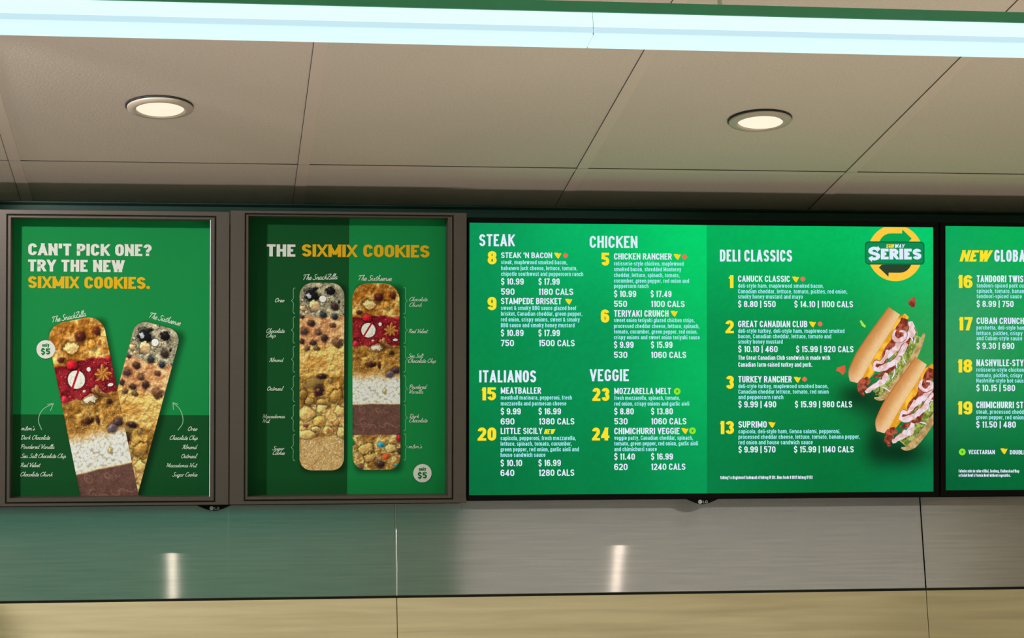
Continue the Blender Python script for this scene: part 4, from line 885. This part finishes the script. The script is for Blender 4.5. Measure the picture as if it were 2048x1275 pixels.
I('5', (1197.4, 1213.2, 505.8, 531.7), ('CHICKEN RANCHER', 1222.5, 1337.2, 506.6, 519.1), 0, (('rotisserie-style chicken, maplewood', 1361, 531.3), ('smoked bacon, shredded Monterey', 1356, 542.6), ('cheddar, lettuce, spinach, tomato,', 1353, 554.3), ('cucumber, green pepper, red onion and', 1371.8, 565.6), ('peppercorn ranch', 1291, 576.2)),
  (('$ 10.99', 1222.5, 1266.4, 594), ('$ 17.49', 1295.3, 1336.7, 594), ('550', 1222.5, 1248.3, 614), ('1100 CALS', 1295.8, 1363, 614)), (('t', 1348.2, 513.6), ('m', 1363, 513.4)))
I('6', (1196.6, 1213.2, 619, 645.4), ('TERIYAKI CRUNCH', 1222.5, 1330.9, 620.3, 633.4), 0, (('sweet onion teriyaki glazed chicken strips,', 1383, 644.4), ('processed cheddar cheese, lettuce, spinach,', 1392.4, 656), ('tomato, cucumber, green pepper, red onion,', 1388.6, 667.2), ('crispy onions and sweet onion teriyaki sauce', 1393, 678.5)),
  (('$ 9.99', 1222.5, 1261.4, 695.6), ('$ 15.99', 1295.8, 1338.7, 695.6), ('530', 1222.5, 1249, 715.7), ('1060 CALS', 1295.8, 1366, 715.7)), (('t', 1342, 627.3),))
I('15', (962.7, 991.5, 774.2, 800), ('MEATBALLER', 1000.6, 1079.2, 774.2, 787), 0, (('meatball marinara, pepperoni, fresh', 1139.7, 798.7), ('mozzarella and parmesan cheese', 1128.7, 810.4)),
  (('$ 9.99', 1000.6, 1039.6, 828.2), ('$ 16.99', 1074.3, 1118.2, 828.2), ('690', 1000.6, 1027.4, 848.2), ('1380 CALS', 1075, 1144.6, 848.2)))
I('20', (956, 992, 853.8, 880), ('LITTLE SICILY', 1000.6, 1081.9, 854.8, 867), 0, (('capicola, pepperoni, fresh mozzarella,', 1147.5, 879.2), ('lettuce, spinach, tomato, cucumber,', 1139.7, 890.2), ('green pepper, red onion, garlic aioli and', 1153.6, 901.5), ('house sandwich sauce', 1088, 912.5)),
  (('$ 10.10', 1000.6, 1042.6, 930.8), ('$ 16.99', 1074.3, 1118.2, 930.8), ('640', 1000.6, 1027.4, 950.3), ('1280 CALS', 1075, 1144.6, 950.3)), new=(1084.8, 1107.5, 867, 9.8))
I('23', (1180, 1213.7, 775.4, 801.3), ('MOZZARELLA MELT', 1223.2, 1335.5, 775.4, 787.9), 0, (('fresh mozzarella, spinach, tomato,', 1353.4, 799.4), ('red onion, crispy onions and garlic aioli', 1372, 810.9)),
  (('$ 8.80', 1223.2, 1261.8, 828.4), ('$ 13.80', 1296, 1339.4, 828.4), ('530', 1223.2, 1249.6, 848.3), ('1060 CALS', 1296, 1366.3, 848.3)), (('v', 1348, 782.3),))
I('24', (1179.5, 1213.7, 854.3, 880), ('CHIMICHURRI VEGGIE', 1223.2, 1352.6, 855, 867.7), 0, (('veggie patty, Canadian cheddar, spinach,', 1379.5, 879.1), ('tomato, green pepper, red onion, garlic aioli', 1389.5, 890.2), ('and chimichurri sauce', 1307.4, 901.5)),
  (('$ 11.40', 1223.2, 1264, 918.6), ('$ 16.99', 1296, 1339.4, 918.6), ('620', 1223.2, 1249.6, 939), ('1240 CALS', 1296, 1364.3, 939)), (('t', 1363.3, 861.6), ('v', 1378.4, 861)))
I('1', (1450, 1461, 550, 575.6), ('CANUCK CLASSIC', 1470.2, 1575, 550.5, 563), 0, (('deli-style ham, maplewood smoked bacon,', 1643.5, 574.9), ('Canadian cheddar, lettuce, tomato, pickles, red onion,', 1691.7, 586.1), ('smoky honey mustard and mayo', 1601, 596.6)),
  (('$ 8.80 | 550', 1470.2, 1546, 613.8), ('$ 14.10 | 1100 CALS', 1583.7, 1703.2, 613.8)), (('t', 1586.6, 558), ('m', 1601.3, 557)))
I('2', (1444.7, 1461.5, 640.4, 666), ('GREAT CANADIAN CLUB', 1470.2, 1610, 641, 653.8), 0, (('deli-style turkey, deli-style ham, maplewood smoked', 1685.6, 665.3), ('bacon, Canadian cheddar, lettuce, tomato and', 1658.5, 676.1), ('smoky honey mustard', 1560, 686.9)),
  (('$ 10.10 | 460', 1470.2, 1549.8, 704), ('$ 15.99 | 920 CALS', 1587, 1703.7, 704)), (('t', 1620.5, 648.3), ('m', 1636, 647.2)))
h = Sheet(); h.text('The Great Canadian Club sandwich is made with', 1470.2, 1656, 719.3, 8.8, bold=.055, off=.008); h.text('Canadian farm-raised turkey and pork.', 1470.2, 1619.6, 733, 8.8, bold=.055, off=.008)
h.build('note_lettering', A, wz+.0009, GL['white'], disp)
I('3', (1445.7, 1461.5, 751, 777.4), ('TURKEY RANCHER', 1470.3, 1578, 751.7, 764.6), 0, (('deli-style turkey, maplewood smoked bacon,', 1652, 776.1), ('Canadian cheddar lettuce, tomato, red onion', 1652.7, 787.1), ('and peppercorn ranch', 1561, 798)),
  (('$ 9.99 | 490', 1470.3, 1546.5, 814.7), ('$ 15.99 | 980 CALS', 1584.3, 1700.3, 814.7)), (('t', 1589.3, 759.3), ('m', 1604, 758.2)))
I('13', (1433, 1461.5, 841.6, 867.7), ('SUPRIMO', 1470.3, 1527.4, 842, 855), 0, (('capicola, deli-style ham, Genoa salami, pepperoni,', 1675.9, 866.5), ('processed cheddar cheese, lettuce, tomato, banana pepper,', 1716, 877.5), ('red onion and house sandwich sauce', 1620, 888.5)),
  (('$ 9.99 | 570', 1470.3, 1544.8, 904.9), ('$ 15.99 | 1140 CALS', 1582, 1703.2, 904.9)), (('t', 1537.7, 849.7),))
Sheet().text('Subway’s a Registered Trademark of Subway IP LLC. Menu Foods © 2025 Subway IP LLC', 1434, 1619.7, 957.8, 6.6, bold=.06, off=.008).build('fine_print_lettering', A, wz+.0009, GL['white'], disp)

# round series emblem, cut by the top edge of the screen
def zc(p): return [(1700+x/9.106, 440+y/9.106) for x, y in p]
cx, cy, R = 1790.5, 504.2, 56.6
ys_top = 452.3
P = [(cx+R*math.cos(a), max(ys_top, cy+R*math.sin(a))) for a in np.linspace(0, 2*PI, 120, endpoint=False)]
em = Sheet().poly(P).build('series_emblem', A, wz+.0008, GL['gold'], disp)
up_ = smooth([(525, 378), (560, 318), (610, 268), (665, 238), (730, 226), (800, 224), (948, 225)], 5).tolist()+[(952, 222), (958, 150), (1135, 318), (1082, 372)]
Sheet().poly(zc(up_)).build('arrow_gap', A, wz+.0012, GL['ringhole'], disp)
lo = [(1650-x, 1170-y) for x, y in up_]
Sheet().poly(zc(lo)).build('arrow_gap', A, wz+.0012, GL['ringdark'], disp)
def rrect(x0, x1, y0, y1, r, n=8):
    P = []
    for cx_, cy_, a0 in ((x1-r, y1-r, 0), (x0+r, y1-r, PI/2), (x0+r, y0+r, PI), (x1-r, y0+r, 1.5*PI)):
        P += [(cx_+r*math.cos(a0+k*PI/2/n), cy_+r*math.sin(a0+k*PI/2/n)) for k in range(n+1)]
    return P
Sheet().poly(zc(rrect(256, 1370, 372, 797, 70))).build('emblem_plate', A, wz+.0015, GL['plate_edge'], disp)
Sheet().poly(zc(rrect(276, 1350, 392, 777, 58))).build('emblem_plate', A, wz+.0017, GL['plate'], disp)
def zt(h, t, x0, x1, y0, y1, **k): h.text(t, 1700+x0/9.106, 1700+x1/9.106, 440+y1/9.106, (y1-y0)/9.106, **k)
h = Sheet(); zt(h, 'SUB', 645, 808, 422, 490, bold=.10, off=.02, shear=.25); h.build('emblem_lettering', A, wz+.0020, GL['yellow'], disp)
h = Sheet(); zt(h, 'WAY', 802, 1004, 422, 490, bold=.10, off=.02, shear=.25)
zt(h, 'S', 318, 540, 470, 722, bold=.11, off=.01); zt(h, 'ERIES', 552, 1312, 505, 702, bold=.13, off=.016)
h.poly(zc([(492, 452), (545, 512), (480, 572)])); h.poly(zc([(318, 688), (385, 640), (385, 750)]))
h.build('emblem_lettering', A, wz+.0020, GL['white'], disp)

# sandwich pictures: ribbons of painted picture
def ribbon(name, pts, wid, colf, w, par, res=(70, 22), clip=None, wob=0.0, seed=0, n=10):
    Pc = smooth(pts, n); wv = np.interp(np.linspace(0, 1, len(Pc)), np.linspace(0, 1, len(wid)), wid)
    T = np.gradient(Pc, axis=0); T /= np.hypot(T[:, 0], T[:, 1])[:, None]; N = np.stack([-T[:, 1], T[:, 0]], -1)
    tt = np.linspace(0, 1, res[0]); k = np.linspace(0, 1, len(Pc))
    itp = lambda a: np.stack([np.interp(tt, k, a[:, i]) for i in (0, 1)], -1)
    c, nn = itp(Pc), itp(N); ww = np.interp(tt, k, wv)
    D = np.linspace(-1, 1, res[1])
    if wob:
        e1 = 1+wob*(vnoise(tt*9, tt*0+seed, 1, seed)-.5)*2; e2 = 1+wob*(vnoise(tt*9, tt*0+seed+5, 1, seed+2)-.5)*2
    else: e1 = e2 = np.ones_like(tt)
    sc = np.where(D[None, :] < 0, e1[:, None], e2[:, None])
    P = c[:, None, :]+(D[None, :]*sc*ww[:, None])[..., None]*nn[:, None, :]
    u = np.broadcast_to(D[None, :], P.shape[:2]); v = np.broadcast_to(tt[:, None], P.shape[:2])
    C = colf(u, v, P[..., 0], P[..., 1])
    return paint_grid(name, np.stack([1680+P[..., 0]/3.641, 570+P[..., 1]/3.643], -1), C, A, w, SCREEN, par, clip)
def c_bun(u, v, x, y):
    e = fbm(x, y, 26, 3)
    C = mix(rgb(236, 196, 142), rgb(206, 140, 76), sst(-.6, .7, u+.25*(e-.5))); C = mix(C, rgb(178, 108, 50), sst(.72, 1.0, u)*.8)
    C = mix(C, rgb(240, 198, 160), sst(.72, .95, v)*.6)
    C = mix(C, rgb(170, 104, 52), sst(.92, 1, np.abs(u))*.55)
    return C*(1+.10*(fbm(x, y, 7, 6)-.5))[..., None]
def c_cheese(u, v, x, y): return mix(rgb(252, 196, 60), rgb(226, 158, 30), sst(.4, .62, fbm(x, y, 40, 2)))*(1-.22*sst(.7, 1, np.abs(u)))[..., None]
def c_low(u, v, x, y):
    C = mix(rgb(108, 130, 48), rgb(176, 190, 96), sst(.35, .65, fbm(x, y, 22, 5))); C = mix(C, rgb(70, 60, 44), sst(.6, .7, fbm(x, y, 16, 8))*.8)
    return mix(C, rgb(214, 224, 172), sst(.66, .74, fbm(x, y, 15, 11))*.7)
def c_crust(u, v, x, y): return mix(rgb(206, 178, 122), rgb(164, 130, 78), sst(.3, .7, fbm(x, y, 24, 9)))
def c_ham(k):
    def f(u, v, x, y):
        C = mix(rgb(240, 222, 232), rgb(222, 180, 172), sst(.35, .7, fbm(x, y, 26, k))); C = mix(C, rgb(128, 52, 40), sst(.62, .95, u+.5*(fbm(x, y, 18, k+2)-.5)))
        return C
    return f
def c_bacon(u, v, x, y): return mix(rgb(112, 42, 32), rgb(186, 92, 66), sst(.35, .7, fbm(x, y, 20, 7)))
def c_onion(u, v, x, y): return mix(rgb(236, 228, 240), rgb(122, 84, 112), sst(.5, 1, np.abs(u)))

def sandwich(name, dx, dy, seed, clip, base, label):
    o = lambda L: [(x+dx, y+dy) for x, y in L]
    root = ribbon(name, o([(545, 360), (500, 470), (420, 590), (350, 700), (262, 800)]), [62, 78, 84, 74, 44], c_low, base, disp, (70, 26), clip, .12, seed)
    root['label'] = label
    rb = lambda nm, L, wd, f, dw, **k: ribbon(nm, o(L), wd, f, base+dw, disp, clip=clip, seed=seed+int(dw*1e5), **k)
    rb('lower_bun_edge', [(616, 350), (570, 462), (480, 610), (400, 720), (330, 796), (280, 826), (240, 822)], [10, 20, 24, 26, 28, 16, 6], c_crust, .0001)
    rb('cheese_slice', [(486, 216), (420, 290), (340, 395), (260, 510), (195, 620), (135, 745)], [20, 46, 48, 50, 46, 10], c_cheese, .00025, wob=.18)
    R = random.Random(seed)
    rb('bacon_slice', [(470, 240), (440, 330), (385, 420), (330, 500), (300, 560), (250, 590)], [26, 34, 22, 30, 26, 20], c_bacon, .0004, wob=.5)
    rb('bacon_slice', [(200, 680), (160, 720), (140, 770), (160, 810)], [20, 34, 26, 8], c_bacon, .0004, wob=.4)
    rb('ham_fold', [(510, 262), (520, 330), (470, 390), (420, 440), (380, 470), (330, 520)], [16, 30, 34, 30, 26, 18], c_ham(3), .0005, wob=.35)
    rb('ham_fold', [(400, 320), (380, 370), (420, 404), (470, 380), (470, 340), (430, 332)], [8, 14, 16, 15, 14, 7], c_ham(9), .0006, wob=.3)
    rb('bacon_slice', [(520, 372), (470, 440), (440, 500), (400, 560), (360, 620), (300, 640)], [8, 18, 14, 20, 16, 8], c_bacon, .0006, wob=.5)
    rb('ham_fold', [(480, 420), (430, 500), (400, 545), (330, 590), (270, 610), (225, 600)], [16, 26, 20, 26, 22, 14], c_ham(5), .0007, wob=.45)
    rb('ham_fold', [(340, 470), (322, 520), (290, 560), (250, 560), (228, 600)], [10, 16, 14, 14, 8], c_ham(14), .0008, wob=.4)
    rb('bacon_slice', [(370, 610), (320, 640), (270, 660), (230, 670)], [10, 16, 14, 8], c_bacon, .0008, wob=.5)
    rb('ham_fold', [(330, 640), (310, 690), (260, 720), (200, 760), (172, 780)], [18, 30, 24, 20, 10], c_ham(7), .0009, wob=.4)
    for k in range(13):
        t = k/12.0; x = 570-290*t+R.uniform(-34, 30); y = 330+440*t+R.uniform(-26, 26); a = R.uniform(.3, 2.6); L_ = R.uniform(22, 40)
        q = [(x-L_*math.cos(a), y-L_*math.sin(a)), (x+R.uniform(-8, 8), y+R.uniform(-8, 8)), (x+L_*math.cos(a), y+L_*math.sin(a))]
        rb('onion_shred' if k % 3 else 'lettuce_shred', q, [3, 7, 4], c_onion if k % 3 else c_low, .0010, res=(16, 5))
    rb('top_bun', [(392, 184), (322, 290), (238, 410), (160, 530), (104, 640), (86, 706)], [52, 60, 64, 66, 60, 30], c_bun, .0012, res=(90, 30))
    return root
axc = A([[1867.0, 700]])[0][0]
clipr = [((axc, 0, 0), (1, 0, 0))]
def build_sandwiches():
    a = sandwich('sandwich_layers', 0, 0, 3, clipr, wz+.0010, 'upper sandwich on the screen')
    b_ = sandwich('sandwich_layers', 196, 366, 11, clipr, wz+.0026, 'lower sandwich cut by the screen edge')
build_sandwiches()
def flake(P, f, nm):
    Pz = np.array(P, float); c = Pz.mean(0); rr = np.linspace(0, 1, 6)[:, None, None]; Pc = np.concatenate([Pz, Pz[:1]])
    G = c+(Pc[None]-c)*rr; C = f(rr[..., 0]*np.ones(len(Pc)), 0, G[..., 0], G[..., 1])
    paint_grid(nm, np.stack([1680+G[..., 0]/3.641, 570+G[..., 1]/3.643], -1), C, A, wz+.0012, SCREEN, disp)
flake([(500, 100), (548, 80), (556, 118), (545, 155), (525, 160), (498, 135)], c_bacon, 'bacon_flake')
flake([(-36, 600), (24, 582), (26, 630), (5, 655), (-14, 632), (-44, 622)], lambda u, v, x, y: mix(rgb(236, 120, 70), rgb(190, 80, 50), fbm(x, y, 20, 3)), 'bacon_flake')
flake([(134, 258), (146, 254), (160, 274), (180, 298), (172, 308), (150, 294)], lambda u, v, x, y: mix(rgb(150, 222, 60), rgb(190, 236, 110), fbm(x, y, 20, 3)), 'pepper_sliver')

# --- right menu screen, running out of the picture
tv, org = television('menu_screen', 'lit green menu screen at the right edge listing new global sandwiches', (1.6475, 2.7370, 0.0062, 0.6365), (1.6610, 2.7330, 0.0215, 0.6277), 0.0, 0.05, 2.192)
k_ = (2.7330-1.6610)/(0.1878/157.)      # layout units across the whole display
Q3 = ((1889.8, 452), (1889.8+k_, 455), (1892.6, 980.3), (1892.6+k_, 972.0)); A = Art(Q3, (1.6610, 2.7330, 0.0215, 0.6277), org)
gx, gy = np.meshgrid(np.linspace(1888, 1893+k_, 120), np.linspace(451, 981.5, 90))
C = ctrl((gx-1890)/300, (gy-452)/528, [[(2, 170, 90), (0, 176, 84), (0, 176, 84)], [(48, 148, 90), (28, 146, 78), (18, 146, 76)], [(0, 96, 52), (0, 102, 52), (0, 104, 54)]])
C = mix(C, rgb(60, 160, 104), np.exp(-((gx-1950)/90)**2-((gy-620)/130)**2)*.5)
C = C*(1+.05*(vnoise(gx, gy, 5, 3)-.5))[..., None]
disp = paint_grid('display', np.stack([gx, gy], -1), C, A, TVW, SCREEN, tv)
Sheet().text('NEW', 1918.6, 1985, 522.8, 22.6, bold=.075, off=.01, shear=.28).build('new_lettering', A, wz+.0009, GL['yellow'], disp)
Sheet().text('GLOBAL', 1988.5, 2061, 522.8, 24, bold=.045, off=.004).build('heading_lettering', A, wz+.0009, GL['white'], disp)
I = lambda *a, **k: item(disp, A, *a, w=wz, **k)
I('16', (1915.5, 1945, 550, 576), ('TANDOORI TWIST', 1953.2, 2054.5, 550.3, 563.8), 0, (('tandoori-spiced pork cu', 2047.5, 574.7), ('spinach, tomato, banan', 2048.5, 585.5), ('tandoori-spiced sauce', 2044, 596)), (('$ 8.99 | 750', 1953.2, 2027.5, 613.6),))
I('17', (1917.4, 1945, 634, 660.5), ('CUBAN CRUNCH', 1953.2, 2048.3, 634.6, 647.6), 0, (('porchetta, deli-style ham', 2051, 658.9), ('lettuce, pickles, crispy', 2045.6, 670), ('and Cuban-style sauce', 2045, 680.2)), (('$ 9.30 | 690', 1953.2, 2029, 697.7),))
I('18', (1915.5, 1945, 718.4, 744.7), ('NASHVILLE-STYLE', 1953.2, 2062, 718.4, 731.9), 0, (('rotisserie-style chicken', 2048.5, 743.1), ('tomato, pickles, crispy', 2045.6, 754.2), ('Nashville-style hot sauc', 2048.5, 764.8)), (('$ 10.15 | 580', 1953.2, 2031, 781.7),))
I('19', (1915.5, 1945.5, 802.4, 828.7), ('CHIMICHURRI ST', 1953.2, 2047.5, 802.8, 815.8), 0, (('steak, processed chedd', 2048.5, 827.1), ('green pepper, red onion', 2048.5, 838.2)), (('$ 11.50 | 480', 1953.2, 2032.7, 854.9),))
icon(disp, A, 'v', 1925.6, 903.5, w=wz); icon(disp, A, 't', 2009, 902, w=wz)
h = Sheet(); h.text('VEGETARIAN', 1938, 1990.8, 908, 8.8, bold=.06, off=.008); h.text('DOUBLE', 2021, 2053, 908.3, 8.8, bold=.06, off=.008); h.build('legend_lettering', A, wz+.0009, GL['white'], disp)
h = Sheet(); h.text('Calories refer to value of Mini, Footlong, Flatbread and Wrap', 1918.6, 2039.8, 944.4, 6.0, bold=.05, off=.008); h.text('or Salad Bowl & Protein Bowl without vegetables.', 1918.6, 2023, 953, 6.0, bold=.05, off=.008); h.build('fine_print_lettering', A, wz+.0009, GL['white'], disp)
